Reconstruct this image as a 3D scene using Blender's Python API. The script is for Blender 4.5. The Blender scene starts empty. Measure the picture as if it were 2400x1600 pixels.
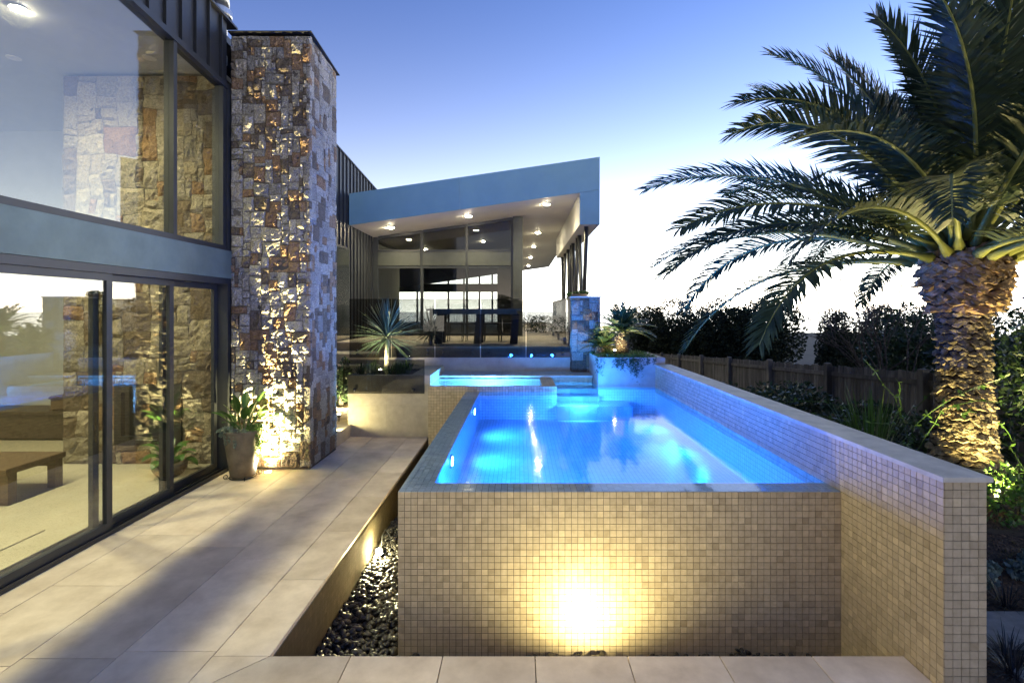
import bpy, math, random
import numpy as np
from mathutils import Vector, Matrix, noise
SC = bpy.context.scene
COL = SC.collection
R = math.radians
rng = random.Random(7)
# ------------------------------------------------------------------ camera, sky, sun, exposure
CAMZ = 2.24; FPX = 1160.0; VX = 1218.0; VY = 730.0
cam = bpy.data.cameras.new('camera'); camo = bpy.data.objects.new('camera', cam); COL.objects.link(camo)
camo.location = (0, 0, CAMZ); camo.rotation_euler = (math.pi/2, 0, 0)
cam.sensor_width = 36; cam.lens = FPX/2400*36
cam.shift_x = (1200-VX)/2400; cam.shift_y = -(800-VY)/2400
cam.clip_start = .05; cam.clip_end = 20000
SC.camera = camo
SUN_AZ = 56.0                                    # degrees right of +Y
world = bpy.data.worlds.new('World'); SC.world = world; world.use_nodes = True
def build_world():
    nt = world.node_tree; N = nt.nodes; L = nt.links
    bg = N['Background']
    sky = N.new('ShaderNodeTexSky'); sky.sky_type = 'NISHITA'; sky.sun_disc = False
    sky.sun_elevation = R(-1.0); sky.sun_rotation = R(SUN_AZ)
    sky.air_density = 1.0; sky.dust_density = .3; sky.ozone_density = 6.0
    tc = N.new('ShaderNodeTexCoord')
    def math_(op, a, b=None):
        n = N.new('ShaderNodeMath'); n.operation = op
        for i, x in enumerate((a, b)):
            if x is None: continue
            if isinstance(x, (int, float)): n.inputs[i].default_value = x
            else: L.new(x, n.inputs[i])
        return n.outputs[0]
    sep = N.new('ShaderNodeSeparateXYZ'); L.new(tc.outputs['Generated'], sep.inputs[0])
    z = math_('MAXIMUM', sep.outputs[2], 0.0)
    d = N.new('ShaderNodeVectorMath'); d.operation = 'DOT_PRODUCT'
    L.new(tc.outputs['Generated'], d.inputs[0]); d.inputs[1].default_value = (math.sin(R(SUN_AZ)), math.cos(R(SUN_AZ)), 0)
    azf = math_('ADD', math_('POWER', math_('ADD', math_('MULTIPLY', d.outputs['Value'], .43), .57), 1.7), .08)
    e1 = math_('POWER', math.e, math_('MULTIPLY', z, -1/.165))
    g1 = math_('MULTIPLY', math_('MULTIPLY', e1, azf), 2.4)          # white twilight arch over the horizon
    e2 = math_('POWER', math.e, math_('MULTIPLY', z, -1/.06))
    g2 = math_('MULTIPLY', math_('MULTIPLY', e2, azf), 4.2)          # warm band along the horizon
    def scale(col, f):
        n = N.new('ShaderNodeVectorMath'); n.operation = 'SCALE'; n.inputs[0].default_value = col; L.new(f, n.inputs['Scale']); return n.outputs[0]
    def add(a, b):
        n = N.new('ShaderNodeVectorMath'); n.operation = 'ADD'; L.new(a, n.inputs[0]); L.new(b, n.inputs[1]); return n.outputs[0]
    s = N.new('ShaderNodeVectorMath'); s.operation = 'MULTIPLY'; L.new(sky.outputs[0], s.inputs[0]); s.inputs[1].default_value = (21.5, 26.5, 15.3)
    glow = add(scale((10.6, 10.1, 9.6), g1), scale((12., 11., 8.6), g2))
    L.new(add(s.outputs[0], glow), bg.inputs[0]); bg.inputs[1].default_value = .1
build_world()
sun = bpy.data.lights.new('sun', 'SUN'); sun.energy = .02; sun.angle = R(12); sun.color = (1, .86, .74)
suno = bpy.data.objects.new('sun', sun); COL.objects.link(suno)
suno.rotation_euler = Vector((-math.sin(R(SUN_AZ)), -math.cos(R(SUN_AZ)), -.09)).to_track_quat('-Z', 'Y').to_euler()
SC.view_settings.view_transform = 'Standard'; SC.view_settings.look = 'None'
SC.view_settings.exposure = 0.78; SC.view_settings.gamma = 1.0
SC.cycles.use_denoising = True
SC.cycles.max_bounces = 14; SC.cycles.transparent_max_bounces = 24; SC.cycles.glossy_bounces = 6
SC.cycles.sample_clamp_indirect = 6.0; SC.cycles.caustics_reflective = False; SC.cycles.caustics_refractive = False
WARM = (1.0, .89, .46); NEUT = (1.0, .89, .5)

def W(x, y, Y):                                  # photograph pixel at depth Y -> world point (used for measuring only)
    return Vector(((x-VX)/FPX*Y, Y, CAMZ-(y-VY)/FPX*Y))

# ------------------------------------------------------------------ materials
MATS = {}
def mat(name, c1, c2=None, scale=4., detail=6., rough=.6, metal=0., bump=0., bscale=40., bdist=.01, tint=0., spec=.5,
        stretch=(1, 1, 1), ramp=None, emit=None, coat=0., lo=.35, hi=.65, rough2=None, translucent=0.):
    m = bpy.data.materials.new(name); m.use_nodes = True
    nt = m.node_tree; N = nt.nodes; L = nt.links; b = N['Principled BSDF']
    geo = N.new('ShaderNodeNewGeometry')
    mp = N.new('ShaderNodeMapping'); mp.inputs['Scale'].default_value = stretch; L.new(geo.outputs['Position'], mp.inputs[0])
    nz = N.new('ShaderNodeTexNoise'); nz.inputs['Scale'].default_value = scale; nz.inputs['Detail'].default_value = detail
    nz.inputs['Roughness'].default_value = .62
    L.new(mp.outputs[0], nz.inputs[0])
    cr = N.new('ShaderNodeValToRGB'); e = cr.color_ramp.elements
    e[0].position = lo; e[1].position = hi
    e[0].color = (*c1, 1); e[1].color = (*(c2 or c1), 1); L.new(nz.outputs['Fac'], cr.inputs[0])
    col = cr.outputs[0]
    if ramp or tint:
        at = N.new('ShaderNodeAttribute'); at.attribute_name = 'tint'
    if ramp:                                      # the piece's own kind of colour, over which the grain lies
        r2 = N.new('ShaderNodeValToRGB'); r2.color_ramp.interpolation = 'LINEAR'
        while len(r2.color_ramp.elements) < len(ramp): r2.color_ramp.elements.new(.5)
        for k, (p, c) in enumerate(ramp):
            r2.color_ramp.elements[k].position = p; r2.color_ramp.elements[k].color = (*c, 1)
        L.new(at.outputs['Fac'], r2.inputs[0])
        mx = N.new('ShaderNodeMix'); mx.data_type = 'RGBA'; mx.blend_type = 'MULTIPLY'; mx.inputs[0].default_value = 1
        L.new(col, mx.inputs[6]); L.new(r2.outputs[0], mx.inputs[7]); col = mx.outputs[2]
    elif tint:
        ma = N.new('ShaderNodeMath'); ma.operation = 'MULTIPLY_ADD'; L.new(at.outputs['Fac'], ma.inputs[0])
        ma.inputs[1].default_value = 2*tint; ma.inputs[2].default_value = 1-tint
        sc = N.new('ShaderNodeVectorMath'); sc.operation = 'SCALE'; L.new(col, sc.inputs[0]); L.new(ma.outputs[0], sc.inputs['Scale']); col = sc.outputs[0]
    L.new(col, b.inputs['Base Color'])
    b.inputs['Roughness'].default_value = rough; b.inputs['Metallic'].default_value = metal
    b.inputs['Specular IOR Level'].default_value = spec
    if coat: b.inputs['Coat Weight'].default_value = coat
    if rough2 is not None:
        mr = N.new('ShaderNodeMapRange'); L.new(nz.outputs['Fac'], mr.inputs[0]); mr.inputs[1].default_value = .3; mr.inputs[2].default_value = .7
        mr.inputs[3].default_value = rough; mr.inputs[4].default_value = rough2; L.new(mr.outputs[0], b.inputs['Roughness'])
    if bump:
        n2 = N.new('ShaderNodeTexNoise'); n2.inputs['Scale'].default_value = bscale; n2.inputs['Detail'].default_value = 5
        L.new(mp.outputs[0], n2.inputs[0])
        bp = N.new('ShaderNodeBump'); bp.inputs['Strength'].default_value = bump; bp.inputs['Distance'].default_value = bdist
        L.new(n2.outputs['Fac'], bp.inputs['Height']); L.new(bp.outputs[0], b.inputs['Normal'])
    if emit:
        b.inputs['Emission Color'].default_value = (*emit[0], 1); b.inputs['Emission Strength'].default_value = emit[1]
    if translucent:
        out = N['Material Output']; tr = N.new('ShaderNodeBsdfTranslucent'); L.new(col, tr.inputs[0])
        mxs = N.new('ShaderNodeMixShader'); mxs.inputs[0].default_value = translucent
        L.new(b.outputs[0], mxs.inputs[1]); L.new(tr.outputs[0], mxs.inputs[2]); L.new(mxs.outputs[0], out.inputs[0])
    MATS[name] = m
    return m
def glass_mat(name, f0, tintc, rough=0., bump=0., bscale=(1, 1, 1), bdist=.01):
    """clear sheet: passes tinted light straight through, mirrors by the Fresnel law (Schlick)"""
    m = bpy.data.materials.new(name); m.use_nodes = True
    nt = m.node_tree; N = nt.nodes; L = nt.links; N.remove(N['Principled BSDF']); out = N['Material Output']
    lw = N.new('ShaderNodeLayerWeight'); lw.inputs[0].default_value = .5
    p = N.new('ShaderNodeMath'); p.operation = 'POWER'; L.new(lw.outputs['Facing'], p.inputs[0]); p.inputs[1].default_value = 5
    ma = N.new('ShaderNodeMath'); ma.operation = 'MULTIPLY_ADD'; L.new(p.outputs[0], ma.inputs[0]); ma.inputs[1].default_value = 1-f0; ma.inputs[2].default_value = f0
    t = N.new('ShaderNodeBsdfTransparent'); t.inputs[0].default_value = (*tintc, 1)
    g = N.new('ShaderNodeBsdfGlossy'); g.inputs['Roughness'].default_value = rough
    mx = N.new('ShaderNodeMixShader'); L.new(ma.outputs[0], mx.inputs[0]); L.new(t.outputs[0], mx.inputs[1]); L.new(g.outputs[0], mx.inputs[2])
    L.new(mx.outputs[0], out.inputs[0])
    if bump:
        geo = N.new('ShaderNodeNewGeometry'); mp = N.new('ShaderNodeMapping'); mp.inputs['Scale'].default_value = bscale
        L.new(geo.outputs['Position'], mp.inputs[0])
        nz = N.new('ShaderNodeTexNoise'); nz.inputs['Scale'].default_value = 1; nz.inputs['Detail'].default_value = 3; L.new(mp.outputs[0], nz.inputs[0])
        bp = N.new('ShaderNodeBump'); bp.inputs['Strength'].default_value = bump; bp.inputs['Distance'].default_value = bdist
        L.new(nz.outputs['Fac'], bp.inputs['Height'])
        L.new(bp.outputs[0], g.inputs['Normal'])
    MATS[name] = m
def grid_mat(name, axes, c1, c2, grout):
    """small square mosaic seen through water"""
    m = bpy.data.materials.new(name); m.use_nodes = True
    nt = m.node_tree; N = nt.nodes; L = nt.links; b = N['Principled BSDF']
    geo = N.new('ShaderNodeNewGeometry'); sp = N.new('ShaderNodeSeparateXYZ'); L.new(geo.outputs['Position'], sp.inputs[0])
    cb = N.new('ShaderNodeCombineXYZ'); L.new(sp.outputs[axes[0]], cb.inputs[0]); L.new(sp.outputs[axes[1]], cb.inputs[1])
    br = N.new('ShaderNodeTexBrick'); br.offset = 0; br.squash = 1
    for k, v in (('Scale', 1), ('Mortar Size', .0022), ('Mortar Smooth', .1), ('Brick Width', .05), ('Row Height', .05), ('Bias', 0)):
        br.inputs[k].default_value = v
    br.inputs['Color1'].default_value = (*c1, 1); br.inputs['Color2'].default_value = (*c2, 1); br.inputs['Mortar'].default_value = (*grout, 1)
    L.new(cb.outputs[0], br.inputs[0]); L.new(br.outputs[0], b.inputs['Base Color']); b.inputs['Roughness'].default_value = .35
    MATS[name] = m

TILE_RAMP = [(0, (.78, .75, .70)), (.35, (.94, .92, .88)), (.75, (1.02, 1., .96)), (1, (1.17, 1.15, 1.08))]
mat('tile', (.50, .405, .27), (.59, .49, .345), scale=22, rough=.42, ramp=TILE_RAMP, bump=.25, bscale=90, bdist=.002)
mat('rim_tile', (.40, .50, .60), (.52, .61, .70), scale=22, rough=.35, ramp=TILE_RAMP, bump=.2, bscale=90, bdist=.002)  # bluish grey stands in for pool glow that never reaches the rim
mat('grout', (.022, .018, .013), (.035, .03, .022), rough=.9)
mat('paver', (.56, .45, .34), (.84, .715, .575), scale=3.2, detail=9, rough=.6, tint=.15, bump=.35, bscale=120, bdist=.003, lo=.3, hi=.7, rough2=.45)
mat('paver_joint', (.40, .32, .2), (.50, .41, .27), rough=.9)
mat('coping', (.50, .47, .41), (.68, .64, .56), scale=6, detail=9, rough=.6, tint=.06, bump=.3, bscale=150, bdist=.002)
mat('limestone', (.50, .43, .31), (.60, .53, .40), scale=8, detail=8, rough=.7, bump=.4, bscale=140, bdist=.003, tint=.05)
mat('concrete', (.36, .34, .31), (.45, .43, .40), scale=5, detail=8, rough=.75, bump=.3, bscale=80, bdist=.003)
STONE_RAMP = [(0, (.62, .62, .63)), (.40, (.98, .97, .95)), (.60, (.80, .76, .70)), (.64, (.72, .52, .36)), (.80, (.62, .41, .27)), (.84, (.46, .39, .33)), (1, (.34, .29, .25))]
mat('stone', (.185, .178, .16), (.47, .45, .41), scale=55, detail=5, rough=.9, spec=.25, ramp=STONE_RAMP, bump=1., bscale=34, bdist=.03, lo=.35, hi=.68)
mat('stone_in', (.17, .145, .105), (.37, .32, .24), scale=45, detail=5, rough=.85, ramp=STONE_RAMP, bump=.9, bscale=26, bdist=.025, lo=.35, hi=.68)
mat('mortar', (.05, .045, .04), (.09, .08, .07), rough=.95)
mat('black_metal', (.018, .019, .021), (.026, .027, .03), rough=.42, metal=.0, spec=.5, tint=.15)
mat('cladding', (.016, .018, .022), (.022, .024, .029), rough=.45, spec=.5, tint=.2)
mat('frame', (.018, .021, .026), (.024, .028, .034), rough=.45, spec=.5)
mat('beam', (.095, .135, .130), (.130, .18, .17), scale=3, rough=.5, metal=.25, spec=.5)
mat('transom', (.036, .040, .036), (.05, .055, .05), rough=.5)
mat('fascia', (.16, .30, .34), (.18, .325, .365), scale=2, rough=.55)
mat('soffit', (.44, .43, .395), (.48, .47, .43), scale=2, rough=.6)
mat('ceiling_paint', (.46, .465, .46), (.49, .495, .49), rough=.7)
mat('room_paint', (.42, .42, .40), (.46, .46, .44), rough=.7)
mat('white_paint', (.74, .72, .67), (.78, .76, .71), rough=.7)
mat('grey_paint', (.16, .16, .15), (.19, .19, .18), rough=.6)
mat('carpet', (.20, .175, .12), (.37, .335, .25), scale=70, detail=3, rough=.95, bump=.6, bscale=200, bdist=.006, lo=.33, hi=.45)
mat('rug', (.10, .09, .075), (.17, .155, .13), scale=90, rough=.95, bump=.6, bscale=200, bdist=.006)
mat('timber', (.055, .034, .02), (.11, .07, .04), scale=5, rough=.45, stretch=(1, 6, 6), bump=.2, bscale=30, bdist=.002)
mat('dark_timber', (.030, .020, .013), (.06, .042, .028), scale=6, rough=.5, stretch=(1, 6, 6))
mat('steel', (.42, .43, .45), (.5, .51, .53), rough=.3, metal=1.)
mat('fire_black', (.012, .012, .012), (.02, .02, .02), rough=.35)
mat('pebble', (.020, .019, .018), (.055, .052, .047), scale=20, rough=.34, tint=.5, spec=.5)
mat('pot_clay', (.10, .085, .068), (.165, .145, .12), scale=9, rough=.55, bump=.15, bscale=60, bdist=.003)
mat('soil', (.018, .013, .009), (.05, .035, .024), scale=30, rough=.95, bump=1, bscale=60, bdist=.02)
mat('mulch', (.045, .03, .02), (.14, .09, .055), scale=26, detail=8, rough=.95, bump=1., bscale=55, bdist=.03)
mat('chip', (.06, .038, .025), (.17, .11, .068), scale=30, rough=.9, tint=.45)
mat('stepping', (.20, .195, .18), (.31, .30, .28), scale=8, rough=.8, bump=.3, bscale=80, bdist=.004)
mat('edging', (.02, .017, .015), rough=.7)
mat('leaf_dark', (.018, .040, .014), (.044, .085, .030), scale=3, rough=.42, tint=.45, spec=.5, translucent=.12)
mat('leaf_hedge', (.022, .046, .018), (.055, .092, .040), scale=3, rough=.38, tint=.45, spec=.5, translucent=.12)
mat('leaf_silhouette', (.018, .026, .014), (.042, .055, .028), scale=2, rough=.7, tint=.45, spec=.2, translucent=.1)
mat('leaf_green', (.045, .105, .022), (.085, .17, .035), scale=4, rough=.4, tint=.35, translucent=.25)
mat('leaf_paddle', (.030, .085, .016), (.062, .135, .030), scale=6, rough=.35, tint=.3, translucent=.2)
mat('leaf_silver', (.13, .18, .15), (.22, .28, .24), scale=9, rough=.6, tint=.3, translucent=.15)
mat('leaf_strap', (.035, .062, .040), (.075, .115, .080), scale=6, rough=.42, tint=.3, translucent=.15)
mat('leaf_black', (.012, .014, .016), (.025, .03, .034), scale=9, rough=.45, tint=.4)
mat('palm_leaf', (.030, .052, .022), (.066, .098, .044), scale=3, rough=.45, tint=.35, translucent=.12)
mat('palm_rib', (.20, .22, .05), (.30, .31, .085), scale=6, rough=.45)
mat('palm_bark', (.105, .082, .05), (.27, .22, .14), scale=16, detail=8, rough=.9, tint=.4, bump=1., bscale=60, bdist=.02)
mat('palm_boot', (.17, .10, .045), (.40, .26, .12), scale=12, rough=.7, tint=.35, bump=.6, bscale=50, bdist=.01)
mat('palm_core', (.02, .014, .008), (.04, .028, .016), scale=20, rough=1.)
mat('bark', (.05, .04, .032), (.10, .085, .07), scale=14, rough=.9, bump=.8, bscale=40, bdist=.02)
mat('pale_bark', (.16, .15, .12), (.30, .28, .24), scale=14, rough=.9, bump=.8, bscale=40, bdist=.02)
mat('fence_wood', (.08, .075, .066), (.15, .14, .125), scale=9, rough=.85, tint=.3, stretch=(1, 1, .2), bump=.4, bscale=60, bdist=.004)
mat('cast_iron', (.012, .012, .012), rough=.5)
mat('terracotta', (.35, .22, .10), (.45, .30, .15), rough=.7)
mat('lamp_lit', (1, 1, 1), rough=.5, emit=((1., .86, .58), 300.))
mat('lamp_soft', (1, 1, 1), rough=.5, emit=((1., .86, .58), 25.))
mat('pool_lamp', (1, 1, 1), rough=.5, emit=((.75, .9, 1.), 40.))
mat('brass', (.35, .27, .12), rough=.4, metal=1.)
mat('sea', (.12, .15, .19), (.125, .155, .195), scale=.002, rough=.16)
mat('earth', (.03, .028, .02), (.06, .055, .035), scale=.5, rough=1.)
mat('tile_roof', (.05, .05, .055), (.07, .07, .075), rough=.8)
mat('brick_red', (.13, .07, .045), (.2, .11, .07), scale=9, rough=.9)
mat('wall_beige', (.36, .30, .19), (.42, .35, .23), rough=.8)
glass_mat('window_glass', .115, (.90, .925, .91))
glass_mat('tinted_glass', .05, (.56, .57, .57))
glass_mat('pavilion_glass', .045, (.80, .82, .82))
glass_mat('film', .20, (.86, .94, 1.), rough=.06, bump=.2, bscale=(3, 3, 1), bdist=.01)
glass_mat('water', .13, (.32, .68, 1.), rough=.085, bump=.35, bscale=(2.2, 1.1, 1), bdist=.02)
grid_mat('mosaic_floor', (0, 1), (.66, .66, .66), (.76, .76, .76), (.26, .26, .27))
grid_mat('mosaic_x', (1, 2), (.66, .66, .66), (.76, .76, .76), (.26, .26, .27))
grid_mat('mosaic_y', (0, 2), (.66, .66, .66), (.76, .76, .76), (.26, .26, .27))

# ------------------------------------------------------------------ mesh helpers
class MB:
    def __init__(s): s.v = []; s.f = []; s.t = []
    def add(s, vs, fs, t=.5):
        o = len(s.v); s.v.extend(tuple(v) for v in vs); s.f.extend(tuple(i+o for i in f) for f in fs); s.t.extend([t]*len(fs)); return s
    def box(s, x0, x1, y0, y1, z0, z1, t=.5):
        return s.add([(x0, y0, z0), (x1, y0, z0), (x1, y1, z0), (x0, y1, z0), (x0, y0, z1), (x1, y0, z1), (x1, y1, z1), (x0, y1, z1)],
                     [(0, 3, 2, 1), (4, 5, 6, 7), (0, 1, 5, 4), (1, 2, 6, 5), (2, 3, 7, 6), (3, 0, 4, 7)], t)
    def bbox(s, x0, x1, y0, y1, z0, z1, c=.004, t=.5):
        """box with its top edges chamfered"""
        a = [(x0, y0, z0), (x1, y0, z0), (x1, y1, z0), (x0, y1, z0), (x0, y0, z1-c), (x1, y0, z1-c), (x1, y1, z1-c), (x0, y1, z1-c),
             (x0+c, y0+c, z1), (x1-c, y0+c, z1), (x1-c, y1-c, z1), (x0+c, y1-c, z1)]
        return s.add(a, [(0, 3, 2, 1), (8, 9, 10, 11), (0, 1, 5, 4), (1, 2, 6, 5), (2, 3, 7, 6), (3, 0, 4, 7), (4, 5, 9, 8), (5, 6, 10, 9), (6, 7, 11, 10), (7, 4, 8, 11)], t)
    def prism(s, poly, axis, a0, a1, t=.5):
        n = len(poly)
        def P(p, a): return {'x': (a, p[0], p[1]), 'y': (p[0], a, p[1]), 'z': (p[0], p[1], a)}[axis]
        vs = [P(p, a0) for p in poly]+[P(p, a1) for p in poly]
        fs = [tuple(range(n)), tuple(range(2*n-1, n-1, -1))]+[(i, i+n, (i+1) % n+n, (i+1) % n) for i in range(n)]
        return s.add(vs, fs, t)
    def tube(s, path, rad, n=6, t=.5, cap=True):
        path = [Vector(p) for p in path]; m = len(path)
        if not hasattr(rad, '__len__'): rad = [rad]*m
        vs = []; ref = None
        for i, p in enumerate(path):
            d = (path[min(i+1, m-1)]-path[max(i-1, 0)])
            if d.length < 1e-9: d = Vector((0, 0, 1))
            d.normalize()
            if ref is None: ref = d.orthogonal().normalized()
            ref = (ref-d*ref.dot(d)); ref = ref.normalized() if ref.length > 1e-6 else d.orthogonal().normalized()
            b = d.cross(ref)
            for k in range(n):
                a = 2*math.pi*k/n; vs.append(p+(ref*math.cos(a)+b*math.sin(a))*rad[i])
        fs = [(i*n+k, i*n+(k+1) % n, (i+1)*n+(k+1) % n, (i+1)*n+k) for i in range(m-1) for k in range(n)]
        if cap: fs += [tuple(range(n-1, -1, -1)), tuple(range((m-1)*n, m*n))]
        return s.add(vs, fs, t)
    def lathe(s, prof, c, n=24, t=.5):
        vs = []; m = len(prof)
        for r, z in prof:
            for k in range(n):
                a = 2*math.pi*k/n; vs.append((c[0]+r*math.cos(a), c[1]+r*math.sin(a), c[2]+z))
        fs = [(i*n+k, i*n+(k+1) % n, (i+1)*n+(k+1) % n, (i+1)*n+k) for i in range(m-1) for k in range(n)]
        fs += [tuple(range(n-1, -1, -1)), tuple(range((m-1)*n, m*n))]
        return s.add(vs, fs, t)
    def strap(s, base, d, length, width, droop, nseg=5, prof=None, fold=.0, t=.5, side=None):
        """a blade that bends down as it runs out"""
        p = Vector(base); d = Vector(d).normalized(); st = length/nseg; vs = []
        sd = Vector(side) if side else d.cross(Vector((0, 0, 1)))
        if sd.length < 1e-4: sd = Vector((1, 0, 0))
        sd.normalize()
        for i in range(nseg+1):
            u = i/nseg; w = width*(prof(u) if prof else max(.04, math.sin(math.pi*(.12+.86*u))**.7))*.5
            up = sd.cross(d).normalized()
            vs += [p-sd*w+up*fold*w, p, p+sd*w+up*fold*w] if fold else [p-sd*w, p+sd*w]
            p = p+d*st; d = (d+Vector((0, 0, -droop/nseg))).normalized()
        k = 3 if fold else 2
        fs = []
        for i in range(nseg):
            for j in range(k-1): fs.append((i*k+j, i*k+j+1, (i+1)*k+j+1, (i+1)*k+j))
        s.add(vs, fs, t); return p
    def foliage(s, blobs, n, size, r, flat=.0, aspect=.5, shell=.55):
        """leaf-sized faces spread through a set of ellipsoids"""
        ws = [b[3]*b[4]*b[5] for b in blobs]
        for _ in range(n):
            b = r.choices(blobs, ws)[0]
            while True:
                q = Vector((r.uniform(-1, 1), r.uniform(-1, 1), r.uniform(-1, 1)))
                if q.length <= 1: break
            q = q.normalized()*(shell+(1-shell)*q.length) if r.random() < .8 else q
            c = Vector((b[0]+q.x*b[3], b[1]+q.y*b[4], b[2]+q.z*b[5]))
            d = (q*.7+Vector((r.gauss(0, 1), r.gauss(0, 1), r.gauss(0, .8)))*.6).normalized()
            o = d.cross(Vector((r.gauss(0, 1), r.gauss(0, 1), r.gauss(0, 1)+flat))); o = o.normalized() if o.length > 1e-5 else d.orthogonal().normalized()
            l = size*r.uniform(.6, 1.35); w = l*aspect*.5
            s.add([c-d*l*.5, c+o*w, c+d*l*.5, c-o*w], [(0, 1, 2, 3)], r.random())
        return s
    def build(s, name, material, parent=None, smooth=False):
        me = bpy.data.meshes.new(name); me.from_pydata(s.v, [], s.f)
        a = me.attributes.new('tint', 'FLOAT', 'FACE'); a.data.foreach_set('value', np.array(s.t, dtype=np.float32))
        if smooth: me.polygons.foreach_set('use_smooth', [True]*len(me.polygons))
        me.materials.append(MATS[material]); me.update()
        o = bpy.data.objects.new(name, me); COL.objects.link(o)
        if parent: put(o, parent)
        return o
WL = {}
def put(o, parent):
    o.parent = parent
    o.matrix_parent_inverse = WL[parent.name].inverted() if parent.name in WL else Matrix.Identity(4)
def tag(o, label=None, cat=None, group=None, kind=None):
    for k, v in (('label', label), ('category', cat), ('group', group), ('kind', kind)):
        if v: o[k] = v
    return o
def thing(name, label, cat, loc=(0, 0, 0), group=None):
    o = bpy.data.objects.new(name, None); COL.objects.link(o); o.location = loc; o.empty_display_size = .1
    WL[o.name] = Matrix.Translation(Vector(loc))
    return tag(o, label, cat, group)
def inst(name, me, loc, parent=None):
    o = bpy.data.objects.new(name, me); COL.objects.link(o); o.location = loc
    if parent: put(o, parent)
    return o
def struct(o): o['kind'] = 'structure'; return o
def lamp(kind, loc, power, color=WARM, size=.04, aim=None, angle=90, blend=.6, parent=None):
    l = bpy.data.lights.new('light', kind); l.energy = power; l.color = color
    if kind == 'AREA': l.size = size
    else: l.shadow_soft_size = size
    if kind == 'SPOT': l.spot_size = R(angle); l.spot_blend = blend
    o = bpy.data.objects.new('light', l); COL.objects.link(o); o.location = loc
    if aim is not None: o.rotation_euler = (Vector(aim)-Vector(loc)).to_track_quat('-Z', 'Y').to_euler()
    if parent: put(o, parent)
    return o
def box(name, m, p, x0, x1, y0, y1, z0, z1, c=0, t=.5):
    b = MB(); (b.bbox(x0, x1, y0, y1, z0, z1, c, t) if c else b.box(x0, x1, y0, y1, z0, z1, t))
    return b.build(name, m, p)

# ------------------------------------------------------------------ the ground, the sea
P = .05
PX0, PX1, PY0, RIM = -.947, 2.503, 3.856, .837
MX = -1.628; MY = 3.222; MZ = -.47
RWX0, RWX1, RWY0, RWT = 2.506, 2.762, 2.924, 1.237
SPAY, SPAZ, BACKY = 8.65, .932, 9.83
def gz(x, y):
    z = .30-.0*(x)
    if y > 5.5: z -= .115*(y-5.5) if y < 11 else .115*5.5+.065*(y-11)
    z += .05*noise.noise(Vector((x*.7, y*.7, 1)))
    k = max(0, min(1, (y-3.72-.1*math.sin(x*2))/.8)); z *= k
    return max(z, -9)
def ground():
    xs = [2.74+.25*i for i in range(30)]+[10.5+1.5*i for i in range(30)]
    ys = [-4+.25*i for i in range(72)]+[14.5+2*i for i in range(30)]
    b = MB(); vs = [(x, y, gz(x, y)) for y in ys for x in xs]; n = len(xs)
    b.add(vs, [(j*n+i, j*n+i+1, (j+1)*n+i+1, (j+1)*n+i) for j in range(len(ys)-1) for i in range(n-1)])
    struct(b.build('ground', 'mulch', smooth=True))
    struct(MB().box(-60, 60, -60, 76, -1.6, -.98).build('lower_ground', 'earth'))
    struct(MB().add([(-9000, 74, -11), (9000, 74, -11), (9000, 15000, -11), (-9000, 15000, -11)], [(0, 1, 2, 3)]).build('sea', 'sea'))
ground()

# ------------------------------------------------------------------ lower terrace paving
def paving():
    root = struct(thing('terrace_paving', 'pale limestone paving of long staggered slabs beside the pool', 'paving'))
    MB().box(-4.5, MX+.004, -3, 9.2, -.5, -.034).box(MX+.004, RWX0-.004, -3, MY-.004, -.5, -.034).build('paving_bed', 'paver_joint', root)
    r = random.Random(3); g = .003
    cols = [(-4.42, -3.83), (-3.83, -3.22), (-3.22, -2.61), (-2.61, -2.0)]
    for ci, (x0, x1) in enumerate(cols):
        y = -1.2+.37*ci
        while y < 9.2:
            L = r.choice((.92, 1.22, 1.22, 1.52)); y1 = min(y+L, 9.2)
            MB().bbox(x0+g, x1-g, y+g, y1-g, -.03, 0, .002, r.random()).build('paver', 'paver', root); y = y1
    y = MY
    while y < 9.0:                                # narrow edge course along the pebble trench
        y1 = min(y+.92, 9.1); MB().bbox(-2.0+g, MX, y+g, y1-g, -.03, 0, .002, r.random()).build('paver', 'paver', root); y = y1
    # front course, mitred at the corner
    MB().prism([(-2.0+g, MY-g), (MX-2*g, MY-g), (-2.0+g, MY-.372+2*g)], 'z', -.03, 0, r.random()).build('paver', 'paver', root)
    MB().prism([(MX+g, MY-g), (-2.0+g, MY-.372-g), (-2.0+g, MY-.42+g), (-1.10-g, MY-.42+g), (-1.10-g, MY)], 'z', -.03, 0, r.random()).build('paver', 'paver', root)
    x = -1.10
    while x < RWX0-.05:
        x1 = min(x+.60, RWX0-.004)
        MB().bbox(x+g, x1-g, MY-.42, MY, -.03, 0, .002, r.random()).build('paver', 'paver', root); x = x1
    x = -2.0
    while x < RWX0-.05:
        x1 = min(x+.92, RWX0-.004)
        for y0, y1 in ((1.9, MY-.42), (.9, 1.9), (-.1, .9)):
            MB().bbox(x+g, x1-g, y0+g, y1-g, -.03, 0, .002, r.random()).build('paver', 'paver', root)
        x = x1
paving()

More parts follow.
